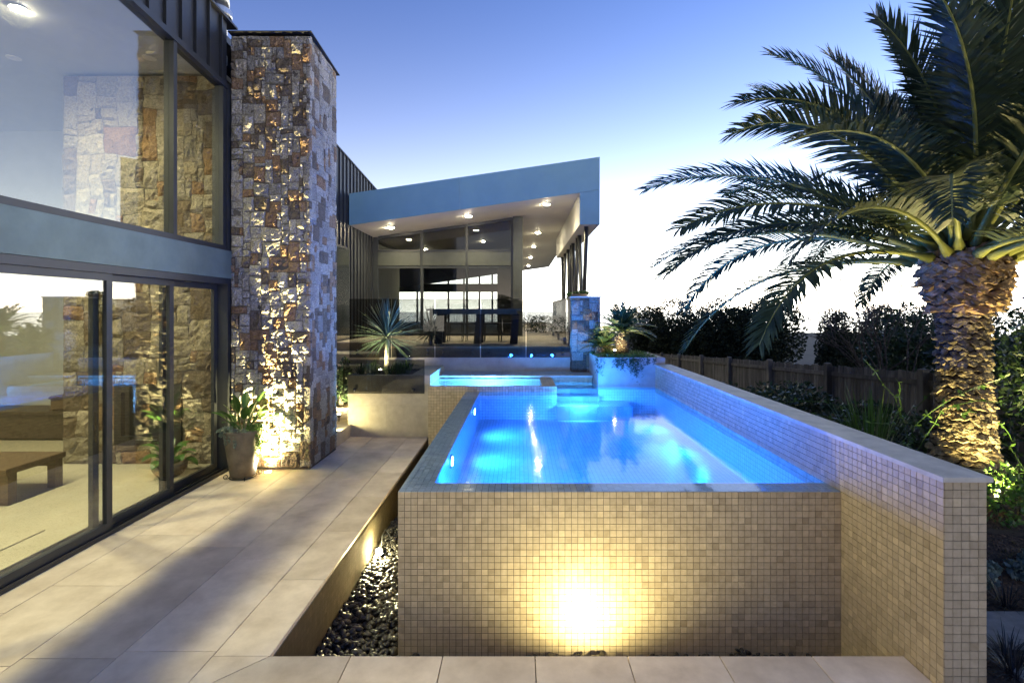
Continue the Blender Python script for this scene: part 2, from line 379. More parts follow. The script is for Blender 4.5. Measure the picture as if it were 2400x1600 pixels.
# ------------------------------------------------------------------ the pool: mosaic tiles on walls
TILES = []
def tile_panel(o, u, v, nu, nv, n, owner, seed=1, skip=None, m='tile'):
    r = random.Random(seed); o = Vector(o); u = Vector(u); v = Vector(v); n = Vector(n)
    for j in range(nv):
        for i in range(nu):
            c = o+u*(i+.5)*P+v*(j+.5)*P
            if skip and skip(c): continue
            TILES.append((c, u, v, n, min(1, max(0, r.gauss(.5, .26))), owner, m))
def tile_geo(b, c, u, v, n, t, h=.0232, th=.005):
    a = [c-u*h-v*h, c+u*h-v*h, c+u*h+v*h, c-u*h+v*h]; k = [q+n*th for q in a]
    b.add(a+k, [(4, 5, 6, 7), (0, 1, 5, 4), (1, 2, 6, 5), (2, 3, 7, 6), (3, 0, 4, 7)], t)
def flush_tiles():
    def area(t):
        c, n = t[0], t[3]; d = c-Vector((0, 0, CAMZ))
        if c.y < .5: return 0
        x = c.x/c.y*FPX+VX; py = (CAMZ-c.z)/c.y*FPX+VY
        if not (-10 < x < 2410 and -10 < py < 1605): return 0
        return max(0, -d.normalized().dot(n))/d.length_squared
    owners = {}
    for t in TILES: owners.setdefault(t[5].name, []).append(t)
    for k, lst in owners.items():
        lst.sort(key=area, reverse=True); own = lst[0][5]; cache = {}; rest = {}
        for c, u, v, n, t, _, m in lst[:300]:
            key = (tuple(u), tuple(v), tuple(n), round(t*9), m)
            if key not in cache:
                b = MB(); tile_geo(b, Vector((0, 0, 0)), u, v, n, round(t*9)/9); o = b.build('tile', m, own); o.location = c; cache[key] = o.data
            else: inst('tile', cache[key], c, own)
        for c, u, v, n, t, _, m in lst[300:]: tile_geo(rest.setdefault(m, MB()), c, u, v, n, t)
        for m, b in rest.items(): b.build('small_tiles' if m == 'tile' else 'rim_tiles_pool_glow', m, own)['kind'] = 'stuff'
def pool():
    pool = thing('swimming_pool', 'raised infinity pool clad in beige mosaic tiles with glowing blue water', 'pool', (PX0, PY0, -.5))
    X, Y, Z = Vector((1, 0, 0)), Vector((0, 1, 0)), Vector((0, 0, 1))
    # cores that show as grout between the tiles
    b = MB().box(PX0+.004, PX1, PY0+.004, PY0+.196, -.6, RIM-.004).box(PX0+.004, PX0+.246, PY0+.196, SPAY, -.6, RIM-.004)
    b.build('wall_core', 'grout', pool)
    # lining below the water
    box('floor_lining', 'mosaic_floor', pool, PX0+.2, RWX0, PY0+.15, BACKY, -.35, .36)
    box('side_lining', 'mosaic_x', pool, PX0+.246, PX0+.252, PY0+.196, SPAY, .36, RIM-.001)
    box('front_lining', 'mosaic_y', pool, PX0+.252, RWX0-.008, PY0+.196, PY0+.202, .36, RIM-.001)
    box('right_lining', 'mosaic_x', pool, RWX0-.007, RWX0+.002, PY0+.202, 9.14, .36, RIM-.09)
    box('spa_lining', 'mosaic_y', pool, PX0+.252, .64, SPAY-.006, SPAY+.003, .36, RIM-.065)
    box('planter_lining', 'mosaic_y', pool, 1.45, RWX0-.007, 9.134, 9.142, .36, RIM-.04)
    # entry steps between the spa and the planter, bench along the right wall
    for i, (z, y0) in enumerate(((.78, 9.35), (.70, 9.0), (.60, 8.55))):
        box('entry_step', 'mosaic_floor', pool, .64, 1.95 if i == 2 else 1.45, y0, BACKY if i < 2 else 9.13, .361, z)
    tile_panel((PX0, PY0+.004, RIM), X, -Z, 69, 27, -Y, pool, 1)
    tile_panel((PX0+.004, PY0, RIM), Y, -Z, 96, 27, -X, pool, 2)
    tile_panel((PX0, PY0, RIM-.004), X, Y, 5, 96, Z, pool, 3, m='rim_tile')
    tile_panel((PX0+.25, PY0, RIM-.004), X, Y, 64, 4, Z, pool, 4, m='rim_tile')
    # pool lamps in the left wall
    for y in (4.98, 7.45):
        pl = thing('pool_light', 'glowing round pool light in the left pool wall, %s' % ('nearer one' if y < 6 else 'farther one by the spa'), 'pool light', (PX0+.26, y, .70), 'pool lights')
        m = MB(); m.tube([(PX0+.25, y, .735), (PX0+.268, y, .735)], [.07, .065], 20); m.build('bezel', 'steel', pl)
        m = MB(); m.tube([(PX0+.266, y, .735), (PX0+.274, y, .735)], [.05, .045], 16); m.build('lens', 'pool_lamp', pl)
    PC = (.02, .19, 1.)
    for y in (4.98, 6.2, 7.45):  # middle lamp has no fitting, added to fill the water with blue
        lamp('SPOT', (PX0+.30, y, .75), 230, PC, .05, aim=(2.5, y, .62), angle=172, blend=.9, parent=pool)
    for x in (-.3, .4, 1.1):               # added unseen fill lamps at the front wall, spreading the blue evenly
        lamp('SPOT', (x, PY0+.25, .75), 185, PC, .05, aim=(x, 9, .62), angle=172, blend=.9, parent=pool)
    for y in (6.6, 7.9):  # added fill lamps along the right wall, without fittings
        lamp('SPOT', (RWX0-.05, y, .75), 150, PC, .05, aim=(-1, y, .62), angle=172, blend=.9, parent=pool)
    lamp('SPOT', (1.05, 8.35, .80), 160, (.10, .42, 1.), .05, aim=(1.05, 9.6, .72), angle=170, blend=.9, parent=pool)
    # water: level with the wet rim
    b = MB(); z = RIM+.004
    b.add([(PX0+.004, PY0+.004, z), (RWX0-.006, PY0+.004, z), (RWX0-.006, PY0+.2, z), (PX0+.25, PY0+.2, z), (PX0+.25, SPAY-.008, z), (PX0+.004, SPAY-.008, z)], [(0, 1, 2, 3), (0, 3, 4, 5)])
    struct(b.build('rim_water', 'film')); b = MB()
    poly = [(PX0+.25, PY0+.2), (RWX0-.006, PY0+.2), (RWX0-.006, 9.132), (1.448, 9.132), (1.448, BACKY), (.642, BACKY), (.642, SPAY-.008), (PX0+.25, SPAY-.008)]
    b.add([(x, y, z) for x, y in poly], [tuple(range(len(poly)))])
    struct(b.build('pool_water', 'water'))
    # ---- spa
    spa = thing('spa', 'small raised spa of brown mosaic tiles at the far end of the pool', 'spa', (-.5, 9.2, MZ))
    box('front_core', 'grout', spa, -1.60, .638, SPAY+.004, SPAY+.10, -.6, SPAZ-.004)
    box('side_core', 'grout', spa, .40, .638, SPAY+.10, BACKY, -.2, SPAZ-.004)
    box('floor', 'mosaic_floor', spa, -1.6, .40, SPAY+.1, BACKY+.05, .2, .45)
    box('back_lining', 'mosaic_y', spa, -1.6, .40, BACKY-.004, BACKY+.02, .45, .90)
    tile_panel((-1.60, SPAY+.004, SPAZ), X, -Z, 45, 28, -Y, spa, 5, skip=lambda c: c.x > PX0+.3 and c.z < RIM-.1)
    tile_panel((.39, SPAY+.1, SPAZ-.004), X, Y, 5, 22, Z, spa, 6)
    tile_panel((-1.60, SPAY, SPAZ-.004), X, Y, 45, 2, Z, spa, 7)
    tile_panel((.64, BACKY+.004, .927), X, -Z, 16, 3, -Y, spa, 8)
    lamp('POINT', (-.6, 9.35, .6), 240, (.2, .5, 1.), .08, parent=spa)
    b = MB(); b.add([(-1.598, SPAY+.1, SPAZ-.012), (.39, SPAY+.1, SPAZ-.012), (.39, BACKY-.006, SPAZ-.012), (-1.598, BACKY-.006, SPAZ-.012)], [(0, 1, 2, 3)])
    struct(b.build('spa_water', 'water'))
    # ---- right boundary wall with its stone coping
    rw = thing('pool_side_wall', 'long tiled wall with limestone coping along the right side of the pool', 'wall', (RWX0, RWY0, -.5))
    box('wall_core', 'grout', rw, RWX0+.004, RWX1-.004, RWY0+.004, 10.3, -.6, RWT-.002)
    tile_panel((RWX0+.004, RWY0, RWT), Y, -Z, 125, 35, -X, rw, 9, skip=lambda c: c.y > PY0+.2 and c.z < RIM-.08)
    tile_panel((RWX0+.003, RWY0+.004, RWT), X, -Z, 5, 35, -Y, rw, 10)
    y = RWY0-.02; r = random.Random(5)
    while y < 9.12:
        y1 = min(y+.9, 9.14); MB().bbox(RWX0-.02, RWX1+.02, y+.0015, y1-.0015, RWT, RWT+.03, .003, r.random()).build('coping_stone', 'coping', rw); y = y1
    # ---- pebble trench wall
    tw = thing('trench_wall', 'low mosaic tiled wall of the pebble trench under the paving edge', 'wall', (MX, MY, MZ))
    box('wall_core', 'grout', tw, MX-.02, MX-.001, MY, 8.65, -.6, -.032)
    tile_panel((MX-.001, MY, -.032), Y, -Z, 108, 10, X, tw, 11)
pool()
flush_tiles()

def pebbles():
    r = random.Random(11); b = MB()
    t = (1+5**.5)/2
    import bmesh
    bm = bmesh.new(); bmesh.ops.create_icosphere(bm, subdivisions=2, radius=1.); bm.verts.ensure_lookup_table()
    sv = [v.co.copy() for v in bm.verts]; sf = [tuple(v.index for v in f.verts) for f in bm.faces]; bm.free()
    def spot():
        if r.random() < .72: return r.uniform(MX+.02, PX0-.03), r.uniform(MY-.02, 8.5)
        return r.uniform(MX+.02, RWX0-.03), r.uniform(MY+.02, PY0-.03)
    for k in range(5200):
        x, y = spot(); a = r.uniform(.022, .040); ax = (a, a*r.uniform(.55, .85), a*r.uniform(.38, .6))
        h = .05*noise.noise(Vector((x*1.7, y*1.7, 5)))
        if y < PY0 and x > PX0: h += .03+.04*noise.noise(Vector((x*3, y, 9)))
        z = MZ+.02+h+r.uniform(-.035, .02)
        m = Matrix.Rotation(r.uniform(0, 6.3), 3, 'Z') @ Matrix.Rotation(r.gauss(0, .35), 3, 'X') @ Matrix.Rotation(r.gauss(0, .35), 3, 'Y')
        b.add([m @ Vector((v.x*ax[0], v.y*ax[1], v.z*ax[2]))+Vector((x, y, z)) for v in sv], sf, r.random())
    tag(b.build('pebbles', 'pebble', smooth=True), 'glossy black river pebbles filling the trench round the pool', 'pebbles', kind='stuff')
    struct(MB().box(MX, RWX0, MY-.02, 8.7, -.7, MZ-.03).build('trench_bed', 'soil'))
pebbles()

# ------------------------------------------------------------------ upper terrace, steps, retaining wall, planters
TZ = 1.5
def upper():
    t = struct(thing('upper_terrace', 'raised pale terrace in front of the pavilion', 'terrace'))
    MB().prism([(-2.98, 10.70), (2.1, 10.70), (2.1, 36), (-4.5, 36), (-4.5, 12.0), (-2.98, 12.0)], 'z', .6, TZ-.031).build('terrace_bed', 'paver_joint', t)
    r = random.Random(8); x = -4.5
    while x < 2.05:
        x1 = min(x+.9, 2.1); y = 12.0 if x1 < -2.9 else 10.49
        while y < 22:
            y1 = y+.9; MB().box(max(x, -2.98 if y < 12 else -9)+.003, x1-.003, y+.003, y1-.003, TZ-.03, TZ, r.random()).build('paver', 'paver', t); y = y1
        x = x1
    rw = thing('retaining_wall', 'grey rendered retaining wall below the glass fence panels', 'wall', (0, 10.5, .9))
    for i, (x0, x1) in enumerate(((-2.98, -1.5), (-1.5, -.35), (-.35, .8), (.8, 1.9))):
        box('render_panel', 'concrete', rw, x0+.0015, x1-.0015, 10.505, 10.70, .85, TZ-.034)
    cp = struct(thing('spa_coping', 'grey stone coping slabs behind the spa', 'paving'))
    x = -1.6; r = random.Random(4)
    while x < 1.44:
        x1 = min(x+.62, 1.45); MB().bbox(x+.003, x1-.003, BACKY-.02, 10.503, .932, .974, .004, r.random()).build('coping_slab', 'coping', cp); x = x1
    # steps rising between the planter and the cladding
    st = thing('garden_steps', 'pale stone steps rising between the stone pillar and the planter', 'steps', (-3.7, 8.1, 0))
    ys = [8.05, 9.3, 9.75, 10.2, 10.65, 11.1, 11.5]; 
    for i in range(6):
        box('step', 'limestone', st, -4.45, -3.03-.0005*i, ys[i], ys[i+1]+(.45 if i < 5 else .49), 0.001 if i == 0 else .215*i-.02, .215*(i+1))
    # left planter, hollow box
    pl = thing('limestone_planter', 'beige limestone planter box with dracaena behind a tinted glass panel', 'planter', (-2.4, 9.7, 0))
    x0, x1, y0, y1, h = -3.08, -1.60, 8.87, 10.49, 1.10
    for i, (a, c) in enumerate(((x0, -2.39), (-2.39, x1))):
        for z0, z1 in ((.0, .56), (.56, h)):
            box('front_slab', 'limestone', pl, a+.001, c-.001, y0, y0+.14, z0+.001, z1-.001, t=.3+.2*i+.2*(z0 > 0))
    box('left_wall', 'limestone', pl, x0, x0+.10, y0+.14, y1, 0, h-.001)
    box('right_wall', 'limestone', pl, x1-.36, x1, y0+.14, y1, 0, h-.001)
    box('back_wall', 'limestone', pl, x0+.10, x1-.36, y1-.1, y1, 0, h-.001)
    box('soil', 'soil', pl, x0+.1, x1-.36, y0+.14, y1-.1, .8, h-.06)
    # right planter
    pr = thing('corner_planter', 'rendered planter box glowing blue at the far right corner of the pool', 'planter', (2, 9.8, .3))
    a0, a1, b0, b1, h = 1.45, 2.535, 9.14, 10.42, 1.39
    box('front_wall', 'concrete', pr, a0, a1, b0, b0+.09, .3, h)
    box('left_wall', 'concrete', pr, a0, a0+.09, b0+.09, b1, .3, h-.002)
    box('right_wall', 'concrete', pr, a1, a1+.16, b0+.02, b1, RWT-.01, h-.004, c=.01)
    box('back_wall', 'concrete', pr, a0+.09, a1, b1-.09, b1, .3, h-.002)
    box('soil', 'soil', pr, a0+.09, a1, b0+.09, b1-.09, .9, h-.05)
upper()

# ------------------------------------------------------------------ rubble stonework
def pack(w, h, cell, r, holes=(), big=1.):
    nu, nv = round(w/cell), round(h/cell); occ = np.zeros((nv, nu), bool); out = []
    cu, cv = w/nu, h/nv
    for (a0, a1, b0, b1) in holes:
        occ[max(0, round(b0/cv)):round(b1/cv), max(0, round(a0/cu)):round(a1/cu)] = True
    for j in range(nv):
        for i in range(nu):
            if occ[j, i]: continue
            k = r.random()
            if k < .18: sw, sh = r.choice(((1, 1), (2, 1), (1, 2), (3, 1)))
            elif k < .62: sw, sh = r.choice(((2, 2), (3, 2), (2, 3), (3, 3), (4, 2)))
            else: sw, sh = r.choice(((4, 3), (3, 4), (4, 4), (5, 3), (5, 4), (3, 5)))
            m = 0
            while m < sw and i+m < nu and not occ[j, i+m]: m += 1
            sw = m
            if sw == 1: sh = min(sh, 2)
            while sh > 1 and (j+sh > nv or occ[j:j+sh, i:i+sw].any()): sh -= 1
            occ[j:j+sh, i:i+sw] = True
            out.append((i*cu, (i+sw)*cu, j*cv, (j+sh)*cv))
    return out
def stone_tint(r):
    k = r.random()
    return r.uniform(0, .58) if k < .64 else r.uniform(.64, .8) if k < .80 else r.uniform(.84, 1)
def stone_face(parent, o, u, v, n, w, h, cell, seed, m, rough=.022, holes=(), nseg=6, wrap=.022, keep=280):
    out = []
    r = random.Random(seed); o = Vector(o); u = Vector(u); v = Vector(v); n = Vector(n); lst = pack(w, h, cell, r, holes)
    def warp(a, b):
        k = min(1, min(a, w-a)/.05, min(b, h-b)/.05); k = max(0, k)
        q = noise.noise_vector(Vector((a*3.1, b*3.1, seed)))*wrap+noise.noise_vector(Vector((a*9, b*9, seed+3)))*wrap*.45
        return a+q.x*k, b+q.y*k
    for (a0, a1, b0, b1) in lst:
        g = .0035; base = r.uniform(.008, .022); tu, tv = r.gauss(0, .03), r.gauss(0, .03); sd = r.uniform(0, 99)
        n0 = nseg; vs = []; amp = rough*r.uniform(.6, 1.5)*(min(a1-a0, b1-b0)/.2)**.35
        for j in range(n0+1):
            for i in range(n0+1):
                s, t = i/n0, j/n0
                a = a0+g+(a1-a0-2*g)*s; b = b0+g+(b1-b0-2*g)*t
                wa, wb = warp(a, b)
                e = min(1, min(s, 1-s, t, 1-t)*n0*.75)
                d = base+amp*(.8*noise.noise(Vector((a*4, b*4, 7)))+.7*noise.noise(Vector((a*9, b*9, sd)))+.6*noise.noise(Vector((a*21, b*21, sd)))+.4*noise.noise(Vector((a*45, b*45, sd)))+.35)*(.3+.7*e)+(s-.5)*tu*(a1-a0)+(t-.5)*tv*(b1-b0)
                if e == 0: d = base*.55+amp*.4*noise.noise(Vector((a*15, b*15, sd)))
                vs.append(o+u*wa+v*wb+n*d)
        k = n0+1
        fs = [(j*k+i, j*k+i+1, (j+1)*k+i+1, (j+1)*k+i) for j in range(n0) for i in range(n0)]
        ring = [i for i in range(k)]+[j*k+n0 for j in range(1, k)]+[n0*k+i for i in range(n0-1, -1, -1)]+[j*k for j in range(n0-1, 0, -1)]
        off = len(vs); c0 = o-n*.04
        for q in ring:
            p = vs[q]; vs.append(p-n*((p-c0).dot(n)))
        m_ = len(ring)
        fs += [(ring[q], off+q, off+(q+1) % m_, ring[(q+1) % m_]) for q in range(m_)]
        out.append(((a1-a0)*(b1-b0), vs, fs, stone_tint(r)))
    out.sort(key=lambda q: -q[0]); rest = MB()
    for q in out[:keep]: MB().add(*q[1:]).build('stone', m, parent)
    for q in out[keep:]: rest.add(*q[1:])
    if rest.v: rest.build('small_stones', m, parent)['kind'] = 'stuff'
def stonework():
    X, Y, Z = Vector((1, 0, 0)), Vector((0, 1, 0)), Vector((0, 0, 1))
    x0, x1, y0, y1 = -4.10, -2.985, 7.04, 8.04
    sp = thing('stone_pillar', 'tall rubble stone chimney pillar lit from below by a ground light', 'pillar', (-3.5, 7.5, 0))
    box('core', 'mortar', sp, x0, x1, y0, y1, 0, 6.14)
    stone_face(sp, (x0, y0, .03), X, Z, -Y, x1-x0+.02, 6.12, .053, 21, 'stone', rough=.036, wrap=.024, keep=190, nseg=8)
    stone_face(sp, (x1, y0-.02, .03), Y, Z, X, y1-y0+.02, 6.08, .058, 22, 'stone', rough=.014, wrap=.022, nseg=5, keep=110)
    MB().prism([(y0-.06, 6.185), (y1+.05, 6.09), (y1+.05, 6.104), (y0-.06, 6.199)], 'x', x0-.02, x1+.045).build('cap', 'black_metal', sp)
    fp = thing('stone_fireplace', 'rubble stone fireplace wall inside the living room behind the glass', 'fireplace', (-5.4, 7.3, .05))
    fx0, fx1, fy = -6.57, -4.26, 7.13
    box('core', 'mortar', fp, fx0, -5.82, fy, 8.0, .05, 5.6); box('core', 'mortar', fp, -4.86, fx1, fy, 8.0, .05, 5.6)
    box('core', 'mortar', fp, -5.82, -4.86, fy, 8.0, 1.20, 5.6); box('core', 'mortar', fp, -5.82, -4.86, fy, 8.0, .05, .33)
    stone_face(fp, (fx0, fy, .05), X, Z, -Y, fx1-fx0, 5.58, .095, 23, 'stone_in', rough=.03, holes=((-5.82-fx0, -4.86-fx0, .28, 1.15),), wrap=.04)
    fr = thing('fireplace_insert', 'black steel wood heater set into the stone fireplace wall', 'heater', (-5.34, 7.2, .33))
    for a in ((-5.82, -5.72, .33, 1.2), (-4.96, -4.86, .33, 1.2), (-5.72, -4.96, 1.08, 1.2), (-5.72, -4.96, .33, .45)):
        box('frame', 'fire_black', fr, a[0], a[1], 7.10, 7.2, a[2], a[3])
    box('firebox', 'fire_black', fr, -5.72, -4.96, 7.55, 7.6, .45, 1.08)
    box('glass', 'fire_black', fr, -5.72, -4.96, 7.17, 7.176, .45, 1.08)
    box('handle', 'steel', fr, -5.5, -5.2, 7.085, 7.1, .40, .41)
    # stone pier at the terrace corner
    pr = thing('stone_pier', 'short stone pier at the terrace corner beside the cycad planter', 'pier', (1.38, 10.7, .97))
    box('core', 'mortar', pr, 1.09, 1.69, 10.36, 10.95, .975, 2.53)
    stone_face(pr, (1.09, 10.36, .975), X, Z, -Y, .60, 1.56, .06, 24, 'stone', rough=.014, wrap=.02, nseg=4)
    stone_face(pr, (1.09, 10.95, .975), -Y, Z, -X, .59, 1.56, .07, 25, 'stone', rough=.014, wrap=.02, nseg=4)
    MB().bbox(1.07, 1.71, 10.34, 10.97, 2.532, 2.56, .004).build('cap', 'coping', pr)
stonework()

# ------------------------------------------------------------------ the glazed house on the left
GX = -4.2
def whead(y): return 5.385+.098*(7.14-y)
def rtop(y): return 6.33+.08*(7.175-y)
def yz_bar(b, ya, za, yb, zb, t, x0, x1):
    """bar in the plane of the glass from (ya,za) to (yb,zb), t thick measured upward"""
    return b.prism([(ya, za), (yb, zb), (yb, zb+t), (ya, za+t)], 'x', x0, x1)
def downlight(x, y, z, lit, label, power=0, slope=0, group='ceiling downlights', color=NEUT, angle=120, m='lamp_lit', r=.055, cat='downlight', blend=1.):
    d = thing('downlight', label, cat, (x, y, z), group)
    b = MB(); b.lathe([(r, -.004), (r+.022, -.006), (r+.024, 0), (r, .002)], (x, y, z), 20); b.build('trim_ring', 'white_paint' if cat == 'downlight' else 'steel', d)
    b = MB(); b.lathe([(r-.001, .0), (r-.004, .003), (.001, .004)] if not lit else [(.001, -.030), (r*.55, -.028), (r*.85, -.018), (r-.001, -.004)], (x, y, z), 20)
    b.build('lens', m if lit else 'fire_black', d)
    if power: lamp('SPOT', (x, y, z-.05), power, color, .16, aim=(x, y, z-3), angle=angle, blend=blend, parent=d)
    return d
def house():
    h = thing('glazed_house', 'double height black framed glass house wall on the left of the terrace', 'house', (GX, 5, 0))
    Y0, Y1 = 1.2, 6.965
    b = MB()                                       # threshold with three running tracks
    b.box(-4.42, -4.10, Y0, 7.03, .001, .022)
    for x in (-4.32, -4.25, -4.18, -4.115): b.box(x, x+.012, Y0, 7.03, .022, .045)
    b.build('door_track', 'black_metal', h)
    for i, (ya, yb, x) in enumerate(((2.55, 5.017, -4.15), (4.86, 6.0, -4.215), (5.90, 6.965, -4.28), (1.2, 2.62, -4.215))):
        b = MB(); s = .07
        b.box(x-.022, x+.022, ya, ya+s, .03, 2.62).box(x-.022, x+.022, yb-s, yb, .03, 2.62)
        b.box(x-.022, x+.022, ya+s, yb-s, .03, .12).box(x-.022, x+.022, ya+s, yb-s, 2.55, 2.62)
        d = b.build('sliding_door', 'frame', h)
        box('pane', 'window_glass', d, x-.005, x+.005, ya+s-.004, yb-s+.004, .116, 2.554)
        box('pull_handle', 'black_metal', d, x+.024, x+.04, ya+.025, ya+.045, .95, 1.25)
    b = MB().box(-4.33, -4.10, Y0, 7.03, 2.622, 2.70); b.build('door_head', 'frame', h)
    MB().box(-4.36, -4.085, Y0, 3.6, 2.703, 3.09).build('beam_panel', 'beam', h)
    MB().box(-4.36, -4.085, 3.604, 7.03, 2.703, 3.09).build('beam_panel', 'beam', h)
    b = MB().box(-4.30, -4.09, Y0, 7.03, 3.093, 3.11).box(-4.26, -4.13, Y0, 7.03, 3.11, 3.165); b.build('window_sill', 'frame', h)
    # upper window
    b = MB(); yz_bar(b, Y0, whead(Y0)-.02, 7.03, whead(7.03)-.02, .075, -4.27, -4.12); b.build('window_head', 'frame', h)
    for y in (1.9, 5.915, 6.90):
        b = MB(); b.prism([(y, 3.165), (y+.06, 3.165), (y+.06, whead(y+.06)-.02), (y, whead(y)-.02)], 'x', -4.255, -4.135); b.build('mullion', 'frame', h)
    for ya, yb in ((1.96, 5.915), (5.975, 6.90)):
        b = MB(); b.prism([(ya, 3.165), (yb, 3.165), (yb, whead(yb)-.02), (ya, whead(ya)-.02)], 'x', -4.20, -4.19); b.build('window_pane', 'window_glass', h)
    box('end_post', 'frame', h, -4.33, -4.11, 6.967, 7.034, .02, whead(7)-.03)
    # standing seam cladding
    y = Y0; r = random.Random(2); k = 0
    while y < 7.02:
        y1 = min(y+.27, 7.035); b = MB()
        b.prism([(y, whead(y)+.058), (y1, whead(y1)+.058), (y1, rtop(y1)), (y, rtop(y))], 'x', -4.3, -4.165, r.random()); b.build('cladding_panel', 'cladding', h)
        b = MB(); b.prism([(y-.011, whead(y)+.06), (y+.011, whead(y)+.06), (y+.011, rtop(y)-.002), (y-.011, rtop(y)-.002)], 'x', -4.164, -4.125); b.build('cladding_seam', 'cladding', h)
        y = y1
    b = MB(); yz_bar(b, Y0, rtop(Y0)+.002, 7.2, rtop(7.2)+.002, .03, -4.9, -4.10); b.build('roof_trim', 'black_metal', h)
    b = MB(); yz_bar(b, Y0, rtop(Y0)-.12, 9.2, rtop(9.2)-.12, .1, -11.2, -4.31); b.build('roof', 'black_metal', h)
    # inside
    b = MB(); yz_bar(b, -.2, 5.67+.08*7.3, 9.0, 5.67-.08*1.9, .06, -11, -4.31); struct(b.build('ceiling', 'ceiling_paint'))
    struct(MB().box(-11, -4.40, -.2, 9.0, -.3, .05).build('interior_floor', 'carpet'))
    struct(MB().box(-11.2, -4.31, 9.0, 9.2, -.3, 6.0).build('interior_wall', 'room_paint'))
    struct(MB().box(-11.2, -11, -.2, 9.0, -.3, 6.4).build('interior_wall', 'room_paint'))
    struct(MB().box(-11.2, -4.31, -.4, -.2, -.3, 6.8).build('interior_wall', 'room_paint'))
    struct(MB().box(-4.36, -4.16, -.4, 1.19, -.3, 6.7).build('exterior_wall', 'cladding'))
    def cz(y): return 5.67+.08*(7.1-y)
    downlight(-5.85, 5.78, cz(5.78)-.001, True, 'bright lit ceiling downlight seen through the upper window', 560, angle=150, r=.07)
    downlight(-5.05, 6.75, cz(6.75)-.001, False, 'unlit ceiling downlight nearest the upper window mullion', r=.06)
    downlight(-6.90, 6.75, cz(6.75)-.001, False, 'unlit ceiling downlight further left above the stone fireplace', r=.06)
    downlight(-8.3, 5.0, cz(5.0)-.001, True, 'lit ceiling downlight deep in the living room', 260, angle=110, r=.06)
    downlight(-5.85, 3.5, cz(3.5)-.001, True, 'lit ceiling downlight over the rug near the doors', 680, angle=156, r=.06)
    downlight(-5.85, 1.2, cz(1.2)-.001, True, 'lit ceiling downlight over the mat at the near end of the room', 1250, angle=160, r=.06)
    # flue on the roof
    f = thing('roof_flue', 'stainless steel flue with cap on the roof above the stone pillar', 'flue', (-4.62, 7.6, 6.2))
    c = (-4.62, 7.6, 0)
    MB().lathe([(.115, 6.05), (.115, 6.70), (.14, 6.72), (.14, 6.76), (.115, 6.78)], c, 28).build('pipe', 'steel', f, True)
    MB().lathe([(.175, 6.76), (.185, 6.78), (.185, 6.86), (.16, 6.88)], c, 28).build('collar', 'steel', f)
    MB().lathe([(.145, 6.88), (.145, 7.3)], c, 28).build('shroud', 'steel', f, True)
    MB().lathe([(.21, 7.31), (.21, 7.35), (.02, 7.42)], c, 28).build('cap', 'steel', f)
    # furniture
    t = thing('low_table', 'low timber table with square legs inside the glass doors', 'table', (-7, 6, .05))
    box('table_top', 'timber', t, -8.6, -5.76, 5.55, 6.28, .40, .47, c=.006)
    for x in (-8.55, -5.87):
        for y in (5.58, 6.15): box('leg', 'timber', t, x, x+.1, y, y+.1, .05, .40)
    box('rail', 'timber', t, -8.44, -5.88, 6.20, 6.235, .31, .398)
    cn = thing('low_console', 'long dark timber console below the white rear wall', 'console', (-8, 8.6, .05))
    box('top', 'dark_timber', cn, -9.6, -6.7, 8.35, 8.95, .50, .55); box('cabinet', 'dark_timber', cn, -9.5, -6.8, 8.4, 8.93, .09, .499)
    for x in (-9.4, -6.95): box('plinth_foot', 'dark_timber', cn, x, x+.08, 8.45, 8.9, .05, .09)
    ch = thing('timber_chest', 'small carved dark timber chest on the console', 'chest', (-7.7, 8.6, .55))
    box('body', 'timber', ch, -7.98, -7.42, 8.42, 8.75, .575, .75); box('lid', 'timber', ch, -8.0, -7.40, 8.40, 8.77, .753, .80, c=.02)
    box('latch', 'brass', ch, -7.73, -7.67, 8.395, 8.419, .70, .77)
    for x in (-8.0, -7.46): box('foot', 'timber', ch, x, x+.06, 8.41, 8.76, .55, .574)
    rg = thing('floor_rug', 'cream woven rug with a fringed edge on the living room floor', 'rug', (-6.5, 4.2, .05))
    box('weave', 'carpet', rg, -9.0, -4.75, 2.9, 4.95, .05, .062)
    b = MB(); r = random.Random(6)
    for i in range(240):
        x = -9+4.25*i/240; b.box(x, x+.008, 2.9-r.uniform(.04, .08), 2.9, .051, .056)
    b.build('fringe', 'dark_timber', rg)['kind'] = 'stuff'
    tag(MB().bbox(-6.4, -4.62, 1.6, 2.72, .05, .068, .004).build('door_mat', 'rug'), 'dark grey mat inside the nearest glass door', 'mat')
house()

